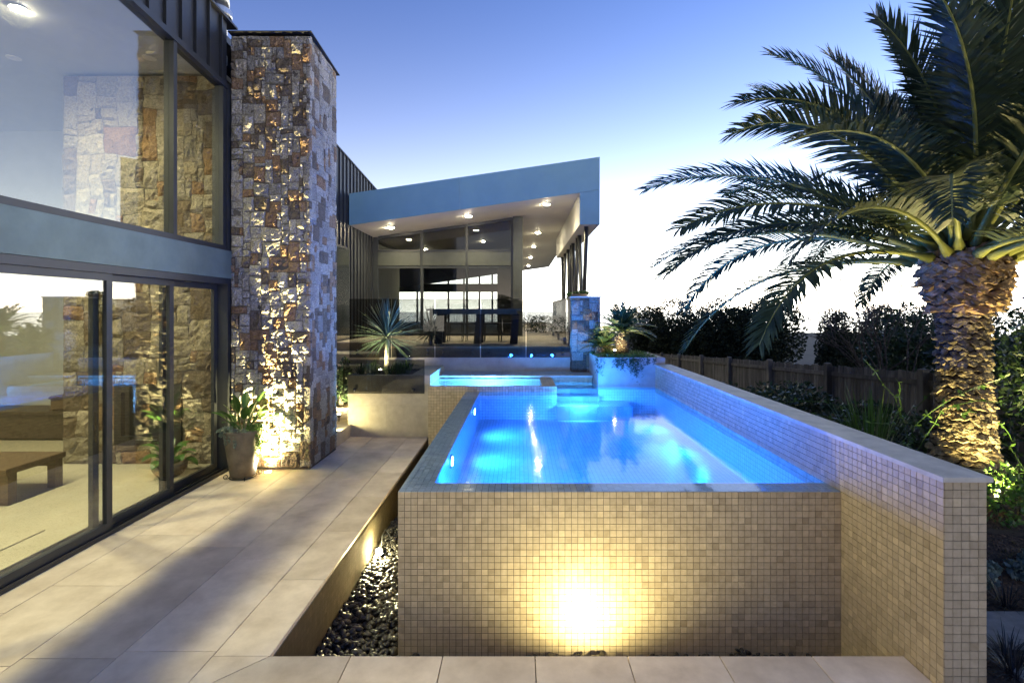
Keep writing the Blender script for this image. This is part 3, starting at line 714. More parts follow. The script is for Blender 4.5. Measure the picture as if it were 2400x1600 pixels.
# ------------------------------------------------------------------ pavilion with the raked roof
RS = .1415
def sof(x): return 4.51+RS*(x+4.48)
def pavilion():
    p = thing('pavilion', 'pavilion with raked grey roof, lit soffit and black framed glazing above the pool', 'house', (-1.2, 15, TZ))
    YF, YB, YG = 13.0, 35.5, 15.15
    xl, xr, xi = -4.48, 2.09, 1.58
    rt = lambda x: sof(x)+.826+.034*(x+4.48)/6.57
    MB().prism([(xl, sof(xl)), (xr, sof(xr)), (xr, rt(xr)-.012), (xl, rt(xl)-.012)], 'y', YF+.022, YB).build('roof', 'soffit', p)
    MB().prism([(-9.6, sof(-9.6)), (xl-.06, sof(xl-.06)), (xl-.06, rt(xl)-.02), (-9.6, rt(-9.6))], 'y', YG+.1, YB).build('rear_roof', 'soffit', p)
    xj = -1.57; g = .003
    MB().prism([(xl, sof(xl)-.006), (xj-g, sof(xj)-.006), (xj-g, rt(xj)), (xl, rt(xl))], 'y', YF, YF+.02).build('fascia_panel', 'fascia', p)
    MB().prism([(xj+g, sof(xj)-.006), (xi, sof(xi)-.006), (xr+.012, sof(xr)+.006), (xr+.012, rt(xr)), (xj+g, rt(xj))], 'y', YF, YF+.02).build('fascia_panel', 'fascia', p)
    MB().prism([(xi, 4.526), (xr+.012, 4.526), (xr+.012, sof(xr)), (xi, sof(xi)-.012)], 'y', YF, YF+.02).build('fascia_panel', 'fascia', p)
    MB().prism([(xi, 4.532), (xr, 4.532), (xr, sof(xr)-.002), (xi, sof(xi)-.002)], 'y', YF+.022, 21.3).build('downstand', 'soffit', p)
    MB().box(xr+.001, xr+.012, YF+.021, 21.3, 4.53, sof(xr)).build('side_fascia', 'fascia', p)
    MB().box(xr+.001, xr+.012, YF+.021, YB, sof(xr)+.004, rt(xr)-.014).build('side_fascia', 'fascia', p)
    # front glazing
    def frames(y, xs, zl, zh, top=True, m='frame'):
        for a, c in xs:
            MB().box(a, c, y-.05, y+.05, TZ, sof(a)-.01).build('mullion', m, p)
    zs = 4.11
    xs = [(-4.47, -4.32), (-3.03, -2.95), (-1.65, -1.58), (-.27, -.20)]
    frames(YG, xs, 0, 0)
    MB().box(-.199, .09, YG-.14, YG+.16, TZ, sof(-.199)-.004).build('corner_post', 'transom', p)
    for i in range(3):
        a, c = xs[i][1], xs[i+1][0]
        box('transom_panel', 'transom', p, a+.001, c-.001, YG-.07, YG+.03, 3.64, 4.06)
        box('door_head', 'frame', p, a+.001, c-.001, YG-.045, YG+.03, 3.56, 3.638)
        box('sill', 'frame', p, a+.001, c-.001, YG-.08, YG+.03, 4.062, 4.12)
        b = MB(); b.prism([(a+.001, sof(a)-.09), (c-.001, sof(c)-.09), (c-.001, sof(c)-.004), (a+.001, sof(a)-.004)], 'y', YG-.04, YG+.04); b.build('head', 'frame', p)
        b = MB(); b.prism([(a-.002, 4.118), (c+.002, 4.118), (c+.002, sof(c)-.085), (a-.002, sof(a)-.085)], 'y', YG-.005, YG+.005); b.build('clerestory_pane', 'pavilion_glass', p)
        box('door_pane', 'pavilion_glass', p, a-.002, c+.002, YG-.005, YG+.005, TZ+.06, 3.565)
        box('bottom_rail', 'frame', p, a+.001, c-.001, YG-.03, YG+.03, TZ+.001, TZ+.07)
    # rear glazing, seen through the room
    YR = 35.0
    for x in (-9.5, -7.3, -5.1, -4.0, -2.9, -2.0): MB().box(x, x+.12, YR-.06, YR+.06, TZ, sof(x)-.01).build('rear_mullion', 'frame', p)
    box('rear_transom', 'beam', p, -9.38, -1.4, YR-.12, YR-.062, 3.62, 4.2)
    box('rear_pane', 'pavilion_glass', p, -9.5, -1.4, YR-.005, YR+.005, TZ, 4.8)
    struct(MB().box(-9.6, .05, YG+.2, YR+.3, TZ+.0, TZ+.012).build('pavilion_floor', 'dark_timber'))
    struct(MB().box(-1.0, .06, 22.0, YR+.1, TZ+.013, sof(-1.0)-.004).build('pavilion_wall', 'grey_paint'))
    struct(MB().box(-.02, .06, YG+.17, 21.99, TZ+.013, sof(-.02)-.004).build('pavilion_wall', 'grey_paint'))
    struct(MB().box(-9.75, -9.61, YG, YR, TZ, 4.4).build('pavilion_wall', 'grey_paint'))
    struct(MB().box(-5.2, -4.50, YG+.2, 18.5, TZ+.013, sof(-5.2)-.004).build('pavilion_wall', 'grey_paint'))
    struct(MB().box(-9.6, -5.21, YG+.2, YG+.4, TZ+.013, sof(-9.6)-.004).build('pavilion_wall', 'grey_paint'))
    # V columns under the downstand
    for i, (ya, yb) in enumerate(((13.36, 14.9), (15.4, 16.7), (17.1, 18.4), (19.6, 20.9))):
        v = thing('v_column', ['nearest', 'second', 'third', 'farthest'][i]+' V shaped black steel column under the roof edge', 'column', (1.8, (ya+yb)/2, TZ), 'V shaped columns along the roof edge')
        ym = (ya+yb)/2
        for y in (ya, yb):
            s = 1 if y == yb else -1
            MB().tube([(1.80, ym+.055*s, TZ), (1.80, y, 4.53)], [.05, .062], 12).build('strut', 'black_metal', v, True)
        MB().box(1.7, 1.9, ym-.16, ym+.16, TZ+.0005, TZ+.02).build('base_plate', 'black_metal', v)
    # soffit downlights, set where the raked soffit meets the beam of each lamp
    xs = [(-3.65, 14.0, 'left soffit downlight at the low end of the pavilion roof', 150), (-1.44, 13.95, 'middle soffit downlight above the pavilion clerestory', 150), (.75, 13.85, 'right soffit downlight near the folded roof corner', 170),
          (.70, 18.8, 'second soffit downlight back along the pavilion side', 150), (.65, 22.7, 'third soffit downlight back along the pavilion side', 160),
          (.60, 27.2, 'fourth soffit downlight back along the pavilion side', 120), (.56, 32.0, 'farthest soffit downlight along the pavilion side', 100)]
    for x, y, lab, pw in xs:
        d = downlight(x, y, sof(x)-.016, True, lab, pw, group='soffit downlights', angle=150, r=.085, color=NEUT, blend=.8)
    for x, y, lab in ((-3.6, 19.0, 'left ceiling downlight inside the pavilion behind the clerestory'), (-1.4, 19.0, 'right ceiling downlight inside the pavilion behind the clerestory')):
        downlight(x, y, sof(x)-.014, True, lab, 90, group='pavilion ceiling downlights', r=.05)
    # cladding wall that links the house to the pavilion
    lw = thing('link_building', 'black standing seam wing between the stone pillar and the pavilion', 'house', (-4.6, 12, .6))
    X = -4.52; y = 8.06; r = random.Random(9)
    ct = lambda y: 6.30-.078*(y-12.4)
    while y < 15.1:
        y1 = min(y+.27, 15.16)
        MB().prism([(y, .3), (y1, .3), (y1, ct(y1)), (y, ct(y))], 'x', X-.2, X, r.random()).build('cladding_panel', 'cladding', lw)
        MB().prism([(y-.011, .3), (y+.011, .3), (y+.011, ct(y)-.002), (y-.011, ct(y)-.002)], 'x', X+.001, X+.034).build('cladding_seam', 'cladding', lw)
        y = y1
    b = MB(); yz_bar(b, 8.06, ct(8.06)+.002, 16.5, ct(16.5)+.002, .03, X-.6, X+.04); b.build('roof_trim', 'black_metal', lw)
    wf = box('window_frame', 'frame', lw, X+.036, X+.06, 11.9, 13.0, 1.5, 3.9)
    box('window_pane', 'window_glass', lw, X+.061, X+.066, 11.96, 12.94, 1.56, 3.84)
    # table and chairs on the terrace
    t = thing('outdoor_table', 'long dark outdoor table with slab trestle legs behind the glass fence', 'table', (-1, 11.5, TZ))
    box('table_top', 'grey_paint', t, -2.10, .06, 11.15, 12.05, TZ+.76, TZ+.80)
    box('apron', 'grey_paint', t, -1.98, -.06, 11.25, 11.95, TZ+.68, TZ+.759)
    for x in (-1.85, -.95, -.12):
        for y in (11.3, 11.85):
            MB().prism([(x-.11, TZ), (x+.07, TZ), (x+.11, TZ+.679), (x-.04, TZ+.679)], 'y', y, y+.06).build('leg', 'black_metal', t)
    labs = ['wire dining chair nearest the dracaena at the dark table', 'second wire dining chair along the dark table', 'third wire dining chair along the dark table', 'wire dining chair at the right end of the dark table']
    for i, x in enumerate((-1.6, -1.15, -.7, -.28)):
        c = thing('dining_chair', labs[i], 'chair', (x, 12.5, TZ), 'chairs at the outdoor table')
        box('seat', 'black_metal', c, x-.2, x+.2, 12.2, 12.62, TZ+.43, TZ+.455)
        MB().tube([(x-.2, 12.6, TZ+.456), (x-.2, 12.66, TZ+.70), (x-.16, 12.67, TZ+.73), (x+.16, 12.67, TZ+.73), (x+.2, 12.66, TZ+.70), (x+.2, 12.6, TZ+.456)], .012, 6).build('back_hoop', 'black_metal', c)
        for k in range(5): MB().tube([(x-.13+.065*k, 12.6, TZ+.456), (x-.13+.065*k, 12.668, TZ+.722)], .005, 5).build('back_wire', 'black_metal', c)
        for sx in (-.18, .18):
            for y in (12.23, 12.58): MB().tube([(x+sx, y, TZ), (x+sx*.9, y, TZ+.43)], .011, 6).build('leg', 'black_metal', c)
pavilion()

# ------------------------------------------------------------------ glass fences
def glass_fences():
    xs = [(-3.6, -2.72, 'leftmost glass fence panel beside the black cladding'), (-2.705, -1.80, 'second glass fence panel behind the dracaena crown'),
          (-1.785, -.84, 'third glass fence panel in front of the table'), (-.82, .125, 'fourth glass fence panel before the pavilion corner post'), (.145, 1.07, 'rightmost glass fence panel beside the stone pier')]
    for x0, x1, lab in xs:
        g = thing('glass_fence_panel', 'tinted '+lab, 'glass fence', ((x0+x1)/2, 10.47, 1.27), 'glass fence panels')
        box('pane', 'tinted_glass', g, x0, x1, 10.462, 10.474, 1.27, 2.51)
        for x in (x0+.16, x1-.16):
            for z in (1.34, 1.42):
                MB().tube([(x, 10.452, z), (x, 10.5, z)], [.024, .024], 14).build('standoff', 'black_metal', g, True)
    g = thing('glass_fence_panel', 'low tinted glass panel fixed to the front of the limestone planter', 'glass fence', (-2.4, 8.85, .78), 'glass fence panels')
    box('pane', 'tinted_glass', g, -3.16, -1.70, 8.838, 8.85, .775, 1.38)
    for x in (-2.95, -1.9):
        MB().tube([(x, 8.825, .84), (x, 8.87, .84)], [.028, .028], 14).build('standoff', 'black_metal', g, True)
    g = thing('glass_fence_panel', 'side glass balustrade with slim top rail running back from the stone pier', 'glass fence', (1.02, 13, TZ), 'glass fence panels')
    box('pane', 'tinted_glass', g, 1.015, 1.027, 10.97, 15.2, TZ+.12, 2.50)
    box('top_rail', 'black_metal', g, 1.0, 1.042, 10.965, 15.22, 2.502, 2.53)
    for y in (11.2, 13.0, 15.0): box('clamp', 'steel', g, .99, 1.05, y, y+.05, TZ+.0005, TZ+.16)
glass_fences()

# ------------------------------------------------------------------ plants
def pinnate(root, base, az, el, L, droop, r, nleaf=60, ll=.46, lw=.028, stem_r=.022, rib='palm_rib', leafm='palm_leaf', dihedral=.3, start=.14, twist=0., nseg=14, name='frond', bare=.06):
    """one feather-shaped frond: arching rib with leaflets down both sides"""
    p = Vector(base); h = Vector((math.cos(az), math.sin(az), 0)); d = (h*math.cos(el)+Vector((0, 0, math.sin(el)))).normalized()
    side = Vector((-h.y, h.x, 0)); path = [p.copy()]; dirs = [d.copy()]; st = L/nseg
    lat = r.gauss(0, .25)
    for i in range(nseg):
        p = p+d*st; u = i/nseg
        d = (d+Vector((0, 0, -droop*(.5+1.1*u)/nseg))+side*lat/nseg).normalized(); path.append(p.copy()); dirs.append(d.copy())
    b = MB()
    for s in (-1, 1):
        for k in range(nleaf):
            u = start+(1-start)*(k+r.random()*.6)/nleaf
            if u >= .999: continue
            q = u*nseg; i = min(int(q), nseg-1); f = q-i
            c = path[i].lerp(path[i+1], f); dd = dirs[i].lerp(dirs[i+1], f).normalized()
            sd = dd.cross(Vector((0, 0, 1))); sd = sd.normalized() if sd.length > .05 else side
            up = sd.cross(dd).normalized()
            sd = (sd*math.cos(twist)+up*math.sin(twist)).normalized(); up = sd.cross(dd).normalized()
            a = R(68-42*u+r.gauss(0, 5)); prof = math.sin(math.pi*min(1, .18+.72*u)**.9)**.6 if u < .97 else .45
            l = ll*max(.25, prof)*r.uniform(.85, 1.1); w = lw*.5*(.7+.5*prof)
            v = (dd*math.cos(a)+sd*s*math.sin(a)+up*(dihedral*r.uniform(.5, 1.3))).normalized()
            wv = v.cross(up).normalized()*w if abs(v.dot(up)) < .98 else dd*w
            m1 = c+v*l*.5; v2 = (v+Vector((0, 0, -.28))).normalized(); tip = m1+v2*l*.52
            b.add([c-wv*.6, c+wv*.6, m1+wv, m1-wv, tip], [(0, 1, 2, 3), (3, 2, 4)], r.random())
    fr = b.build(name, leafm, root)
    rb = MB().tube(path, [stem_r*(1-.86*(i/nseg)**.7)*(1.8 if i == 0 else 1) for i in range(nseg+1)], 6); rb.build('frond_stem', rib, fr, True)
    return fr
def date_palm():
    c = Vector((4.86, 5.45, .26)); r = random.Random(31)
    p = thing('date_palm', 'large date palm with shaggy lit trunk and arching fronds beside the pool', 'palm tree', c)
    prof = [(.37, 0), (.345, .15), (.30, .4), (.255, .8), (.225, 1.3), (.22, 1.75), (.24, 1.97), (.31, 2.06), (.36, 2.3), (.345, 2.55), (.24, 2.75), (.1, 2.9)]
    MB().lathe([(a*.95, z) for a, z in prof], c, 26).build('trunk', 'palm_core', p, True)
    def rad(z):
        for (a, z0), (b_, z1) in zip(prof, prof[1:]):
            if z0 <= z <= z1: return a+(b_-a)*(z-z0)/(z1-z0)
        return .4
    def scale_mesh(w, h, out, seed):
        q = random.Random(seed); vs = []; n = 12
        for ring, k in ((1., 0.), (.62, .75)):
            for i in range(n):
                a = 2*math.pi*i/n; s = 1/(abs(math.cos(a))**1.25+abs(math.sin(a))**1.25)**(1/1.25)
                vs.append((math.cos(a)*s*w*ring*q.uniform(.9, 1.08), out*(k*(1.15-.5*math.sin(a)))*q.uniform(.7, 1.2), math.sin(a)*s*h*ring*q.uniform(.88, 1.1)))
        vs.append((0, out*q.uniform(.7, 1.), 0))
        fs = [(i, (i+1) % n, n+(i+1) % n, n+i) for i in range(n)]+[(n+i, n+(i+1) % n, 2*n) for i in range(n)]
        return vs, fs
    kinds = [scale_mesh(.082, .036, .042, s) for s in range(5)]
    meshes = []; rear = MB()
    for vs, fs in kinds:
        for t in (.1, .5, .9):
            o = MB().add(vs, [f[::-1] for f in fs], t).build('leaf_scar', 'palm_bark', p); meshes.append(o.data); bpy.data.objects.remove(o)
    z = .03; k = 0
    while z < 1.98:
        n = 17; rr = rad(z)
        for i in range(n):
            a = 2*math.pi*(i+.5*(k % 2))/n+r.gauss(0, .03); zz = z+r.gauss(0, .008)
            if math.sin(a) < .22:
                o = inst('leaf_scar', r.choice(meshes), (c.x+math.cos(a)*rr*.97, c.y+math.sin(a)*rr*.97, c.z+zz), p)
                o.rotation_euler = (r.gauss(-.15, .25), r.gauss(0, .16), a-math.pi/2); s = rr/.37*1.12; o.scale = (s*r.uniform(.8, 1.2), r.uniform(.4, 1.5), r.uniform(.75, 1.3))
        z += .058; k += 1
    # cut frond bases round the neck: wide leaf stubs, each tilted out over the one below
    bm_ = []
    for q in range(6):
        vs, fs = scale_mesh(.115, .062, .085, 70+q)
        vs = [(x_, y_+.045*(z_/.062 if z_ > 0 else z_/.12), z_) for x_, y_, z_ in vs]
        for t in (.15, .5, .95):
            o = MB().add(vs, [f[::-1] for f in fs], t).build('frond_base', 'palm_boot', p); bm_.append(o.data); bpy.data.objects.remove(o)
    for k in range(12):
        z = 2.02+.056*k
        for i in range(14):
            a = 2*math.pi*(i+.5*(k % 2))/14+r.gauss(0, .05)
            if math.sin(a) < .3:
                rr = rad(min(z, 2.62))*.98
                o = inst('frond_base', r.choice(bm_), (c.x+math.cos(a)*rr, c.y+math.sin(a)*rr, c.z+z+r.gauss(0, .01)), p)
                o.rotation_euler = (r.gauss(-.25, .15), r.gauss(0, .14), a-math.pi/2); o.scale = (r.uniform(.8, 1.05), r.uniform(.6, 1.25), r.uniform(.8, 1.2))
    top = c+Vector((0, 0, 2.66))
    n = 72
    for i in range(n):
        f = i/(n-1); az = i*2.39996+r.gauss(0, .12); el = R(8+74*f**1.1+r.gauss(0, 6)); L = r.uniform(2.7, 3.4)*(1 if f < .8 else .85)
        rr = .36*(1-f)+.06
        base = top+Vector((math.cos(az)*rr, math.sin(az)*rr, -.12+.36*f))
        pinnate(p, base, az, el, L, 1.5-.7*f+r.gauss(0, .2), r, nleaf=96, ll=.46, lw=.026, stem_r=.034, twist=r.gauss(0, .3), dihedral=.27)
    # uplights at the trunk
    for x, y, pw, lab in ((4.55, 4.72, 420, 'garden uplight in the mulch before the palm trunk'), (5.6, 5.0, 260, 'garden uplight right of the palm trunk')):
        u = thing('garden_uplight', lab, 'spotlight', (x, y, .3), 'garden spotlights')
        MB().tube([(x, y, .25), (x, y, .36)], .012, 8).build('stake', 'black_metal', u)
        MB().lathe([(.03, .34), (.045, .36), (.045, .44), (.04, .44)], (x, y, 0), 14).build('head', 'black_metal', u)
        MB().lathe([(.038, .436), (.001, .437)], (x, y, 0), 14).build('lens', 'lamp_soft', u)
        lamp('SPOT', (x, y, .46), pw, (1., .82, .33), .03, aim=(c.x, c.y-.2, 1.8), angle=92, blend=.8, parent=u)
date_palm()

def cycad(x, y, z, th, L, n, seed, label, rtr=.11):
    r = random.Random(seed); p = thing('cycad', label, 'cycad', (x, y, z), 'cycads in the corner planter')
    b = MB(); b.lathe([(rtr*.9, 0), (rtr*1.05, th*.4), (rtr, th*.8), (rtr*.55, th)], (x, y, z), 16)
    t = b.build('trunk', 'palm_core', p, True)
    b = MB()
    for k in range(150):
        a = r.uniform(0, 6.28); zz = r.uniform(.02, th*.95); d = Vector((math.cos(a), math.sin(a), .7)).normalized()
        b.strap((x+math.cos(a)*rtr*.9, y+math.sin(a)*rtr*.9, z+zz), d, .06, .035, .3, 2, t=r.random())
    b.build('leaf_bases', 'palm_bark', p)['kind'] = 'stuff'
    for i in range(n):
        f = i/n; az = i*2.39996+r.gauss(0, .1); el = R(2+78*f)
        pinnate(p, (x+math.cos(az)*.03, y+math.sin(az)*.03, z+th-.02), az, el, L*r.uniform(.85, 1.1), 1.0, r, nleaf=34, ll=.15, lw=.016, stem_r=.008, leafm='leaf_dark', dihedral=.35, start=.12, nseg=9)
def dracaena(x, y, z, th, L, n, seed, label, lean=0):
    r = random.Random(seed); p = thing('dracaena', label, 'dracaena', (x, y, z), 'dracaenas in the limestone planter')
    top = Vector((x+lean, y, z+th))
    MB().tube([(x, y, z), (x+lean*.3, y, z+th*.4), top], [.055, .045, .042], 12).build('trunk', 'pale_bark', p, True)
    for i in range(n):
        f = i/n; az = i*2.39996+r.gauss(0, .15); el = R(-28+112*f+r.gauss(0, 6))
        d = Vector((math.cos(az)*math.cos(el), math.sin(az)*math.cos(el), math.sin(el)))
        b = MB(); b.strap(top+Vector((0, 0, .10*f))+d*.02, d, L*r.uniform(.8, 1.12), .036, .38*(1-f*.6), 5, prof=lambda u: (.55+1.2*u)*(1-u)**.55+.03 if u < .5 else 1.15*(1-u)**.62+.02, fold=.35, t=r.random())
        b.build('leaf', 'leaf_strap', p)
def tuft(name, label, cat, x, y, z, n, L, w, m, seed, spread=.5, droop=.9, group=None, rad=.05):
    r = random.Random(seed); b = MB()
    for i in range(n):
        az = r.uniform(0, 6.28); el = R(r.uniform(90-90*spread, 88)); rr = rad*r.random()**.5
        d = Vector((math.cos(az)*math.cos(el), math.sin(az)*math.cos(el), math.sin(el)))
        b.strap((x+math.cos(az)*rr, y+math.sin(az)*rr, z), d, L*r.uniform(.6, 1.15), w, droop*r.uniform(.5, 1.2), 5, t=r.random())
    return tag(b.build(name, m), label, cat, group)
def bush(name, label, cat, x, y, z, rx, ry, h, n, size, m, seed, group=None, lobes=7, trunk=True, aspect=.5, bark='bark'):
    r = random.Random(seed); p = thing(name, label, cat, (x, y, z), group)
    bl = []
    for k in range(lobes):
        a = r.uniform(0, 6.28); q = r.uniform(.15, .62); zz = z+h*r.uniform(.28, .74); s = r.uniform(.32, .55)
        bl.append((x+math.cos(a)*rx*q, y+math.sin(a)*ry*q, zz, rx*s, ry*s, min(h*s*.72, z+h-zz+.02)))
    MB().foliage(bl, n, size, r, aspect=aspect).build('crown', m, p)
    if trunk:
        b = MB(); 
        for k in range(max(3, lobes//2)):
            e = bl[k]; b.tube([(x+r.gauss(0, .03), y+r.gauss(0, .03), z-.05), ((x+e[0])/2+r.gauss(0, .05), (y+e[1])/2, z+h*.25), (e[0], e[1], e[2])], [.03*h**.5, .022*h**.5, .006], 6)
        b.build('trunk', bark, p)
    return p
def planting():
    # --- corner planter with cycads
    cycad(2.02, 9.75, 1.36, .50, .62, 40, 3, 'cycad with stout dark trunk and full crown in the corner planter', .13)
    cycad(1.72, 10.15, 1.36, .16, .50, 26, 4, 'lower cycad behind the spotlight beside the stone pier', .10)
    r = random.Random(12); b = MB(); bl = [(x, y, 1.40, .17, .16, .055) for x in (1.6, 1.8, 2.0, 2.2, 2.4) for y in (9.25, 9.5, 9.8, 10.1)]
    b.foliage(bl, 3600, .05, r, aspect=.22)
    g = b.build('groundcover', 'leaf_green'); tag(g, 'soft green trailing groundcover spilling over the corner planter', 'groundcover', kind='stuff')
    b = MB()
    for x0, n, L in ((1.47, 8, .3), (1.85, 14, .22), (2.15, 22, .42), (2.02, 8, .16), (2.4, 5, .12)):
        for k in range(n):
            x = x0+r.gauss(0, .055); l = L*r.uniform(.4, 1.1); q = [(x, 9.2, 1.39), (x+r.gauss(0, .02), 9.125, 1.37)]+[(x+r.gauss(0, .02)+.0*i, 9.115+r.uniform(-.01, .01), 1.37-l*i/4) for i in range(1, 5)]
            for i in range(1, 6):
                for s in range(6):
                    c = Vector(q[i-1]).lerp(Vector(q[i]), r.random()); d = Vector((r.gauss(0, 1), -abs(r.gauss(0, .7)), r.gauss(-.4, .8))).normalized(); o = d.orthogonal().normalized()
                    b.add([c, c+d*.02+o*.004, c+d*.045, c+d*.02-o*.004], [(0, 1, 2, 3)], r.random())
    b.build('trailing_stems', 'leaf_hedge', None); tag(bpy.data.objects['trailing_stems'], 'dark stems hanging down the blue planter face', 'groundcover', kind='stuff')
    bush('copper_shrub', 'small reddish shrub in the planter corner by the stone pier', 'shrub', 1.58, 9.75, 1.36, .12, .12, .16, 260, .035, 'palm_boot', 5, lobes=4)
    # --- left planter
    dracaena(-2.58, 9.62, 1.04, .66, .72, 130, 6, 'larger dracaena with spiky rosette in the limestone planter')
    dracaena(-1.95, 10.85, 1.1, .66, .52, 90, 7, 'smaller dracaena behind the glass fence to the right')
    k = 0
    for x, y in ((-2.95, 9.2), (-2.8, 9.3), (-2.72, 9.15), (-2.42, 9.2), (-2.3, 9.3), (-2.22, 9.12), (-2.12, 9.25), (-2.9, 9.7), (-2.2, 9.7)):
        pos = ['at the far left end of', 'second from the left in', 'just left of the trunk in', 'just right of the trunk in', 'second right of the trunk in', 'third right of the trunk in', 'at the far right end of', 'at the back left of', 'at the back right of'][k]
        tuft('fern_tuft', 'upright green fern tuft '+pos+' the limestone planter', 'fern', x, y, 1.03, 34, .26, .022, 'leaf_green', 60+k, .35, .5, 'fern tufts in the limestone planter', .06); k += 1
    bush('creeper', 'uplit creeper between the stone pillar and the limestone planter', 'creeper', -3.42, 9.45, .43, .30, .25, .95, 1500, .055, 'leaf_hedge', 8, lobes=9, aspect=.7)
    # --- pier top pot
    pt = thing('bowl_planter', 'small terracotta bowl of succulents on top of the stone pier', 'potted plant', (1.35, 11.35, TZ))
    MB().lathe([(.10, 0), (.10, 1.0), (.12, 1.01), (.20, 1.10), (.21, 1.14), (.18, 1.14)], (1.35, 11.35, TZ), 20).build('bowl', 'terracotta', pt, True)
    MB().foliage([(1.22, 11.35, 2.63, .16, .14, .06), (1.42, 11.35, 2.66, .17, .14, .06), (1.14, 11.3, 2.56, .08, .1, .08), (1.56, 11.35, 2.62, .07, .1, .08)], 800, .04, random.Random(3), aspect=.6).build('foliage', 'leaf_green', pt)
    # --- pot by the pillar
    x, y = -3.745, 6.70; r = random.Random(14)
    po = thing('potted_plant', 'tall tapered brown pot with paddle leaved plant beside the stone pillar', 'potted plant', (x, y, 0))
    MB().lathe([(.14, .025), (.155, .03), (.20, .35), (.24, .62), (.25, .64), (.245, .66), (.225, .66), (.215, .60)], (x, y, 0), 36).build('pot', 'pot_clay', po, True)
    MB().lathe([(.22, .585), (.001, .60)], (x, y, 0), 24).build('soil', 'soil', po)
    b = MB()
    b.tube([(x+math.cos(a)*.165, y+math.sin(a)*.165, .018) for a in [i*2*math.pi/24 for i in range(25)]], .007, 6)
    for a in (.6, 2.2, 3.7, 5.3):
        q = [(x+math.cos(a)*.165, y+math.sin(a)*.165, .018)]
        for i in range(14):
            s = i/13; ang = -1.57+s*6.6; rr = .032*(1-.55*s); q.append((x+math.cos(a)*(.20+.02*s*0+rr*math.cos(ang)), y+math.sin(a)*(.20+rr*math.cos(ang)), .04+rr*math.sin(ang)))
        b.tube(q, .0055, 6)
    b.build('scroll_stand', 'cast_iron', po)
    for i in range(17):
        az = i*2.39996+r.gauss(0, .2); f = i/17; el = R(38+46*f); st = r.uniform(.20, .36)*(.8+.4*f)
        d = Vector((math.cos(az)*math.cos(el), math.sin(az)*math.cos(el), math.sin(el))); b0 = Vector((x+math.cos(az)*.04, y+math.sin(az)*.04, .59))
        mid = b0+d*st; b = MB(); b.tube([b0, b0+d*st*.5+Vector((0, 0, .012)), mid], [.010, .008, .006], 6)
        d2 = (d+Vector((0, 0, -.15))).normalized()
        b.strap(mid, d2, r.uniform(.20, .30), .105, .75, 7, prof=lambda u: max(.05, math.sin(math.pi*min(1, u*.92+.06))**.75), fold=.22, t=r.random())
        b.build('leaf', 'leaf_paddle', po)
    b = MB().foliage([(x-.12, y-.17, .67, .13, .08, .035), (x+.05, y-.2, .67, .12, .06, .03), (x-.2, y-.03, .66, .07, .1, .03)], 420, .04, r, aspect=.5)
    for xx, L in ((-.12, .16), (-.05, .12), (.02, .2), (-.19, .06)): b.foliage([(x+xx, y-.235+abs(xx)*.25, .64-L*.5, .02, .012, L*.5)], 60, .03, r)
    b.build('silver_trailing_foliage', 'leaf_silver', po)['kind'] = 'stuff'
    b = MB().foliage([(x+.17, y-.04, .68, .10, .14, .04), (x+.25, y-.04, .55, .04, .1, .13), (x+.235, y-.06, .40, .025, .06, .13)], 620, .035, r, aspect=.5)
    b.build('green_trailing_foliage', 'leaf_green', po)['kind'] = 'stuff'
    # --- plant inside
    x, y = -4.68, 6.62
    ip = thing('indoor_plant', 'bowl pot with broad drooping green leaves inside the glass by the fireplace', 'potted plant', (x, y, .05))
    MB().lathe([(.10, .0), (.15, .02), (.20, .10), (.21, .17), (.19, .17), (.18, .13), (.001, .13)], (x, y, .05), 28).build('pot', 'pot_clay', ip, True)
    for i in range(16):
        az = i*2.39996; f = i/16; el = R(15+55*f); d = Vector((math.cos(az)*math.cos(el), math.sin(az)*math.cos(el), math.sin(el)))
        b0 = Vector((x, y, .19)); mid = b0+d*r.uniform(.12, .2)+Vector((0, 0, .03)); b = MB(); b.tube([b0, mid], [.007, .005], 6)
        b.strap(mid, d, r.uniform(.2, .28), .13, 1.5, 7, prof=lambda u: max(.05, math.sin(math.pi*min(1, u*.9+.08))**.7), fold=.25, t=r.random()); b.build('leaf', 'leaf_paddle', ip)
    # --- hedge beyond the terrace
    r = random.Random(17); b = MB().foliage([(x_, 17.6, 1.8, .3, .35, .32) for x_ in (.35, .65, .95, 1.25, 1.5)], 2600, .06, r)
    hd = b.build('clipped_hedge', 'leaf_hedge'); tag(hd, 'dark clipped hedge at the end of the side terrace', 'hedge')
planting()

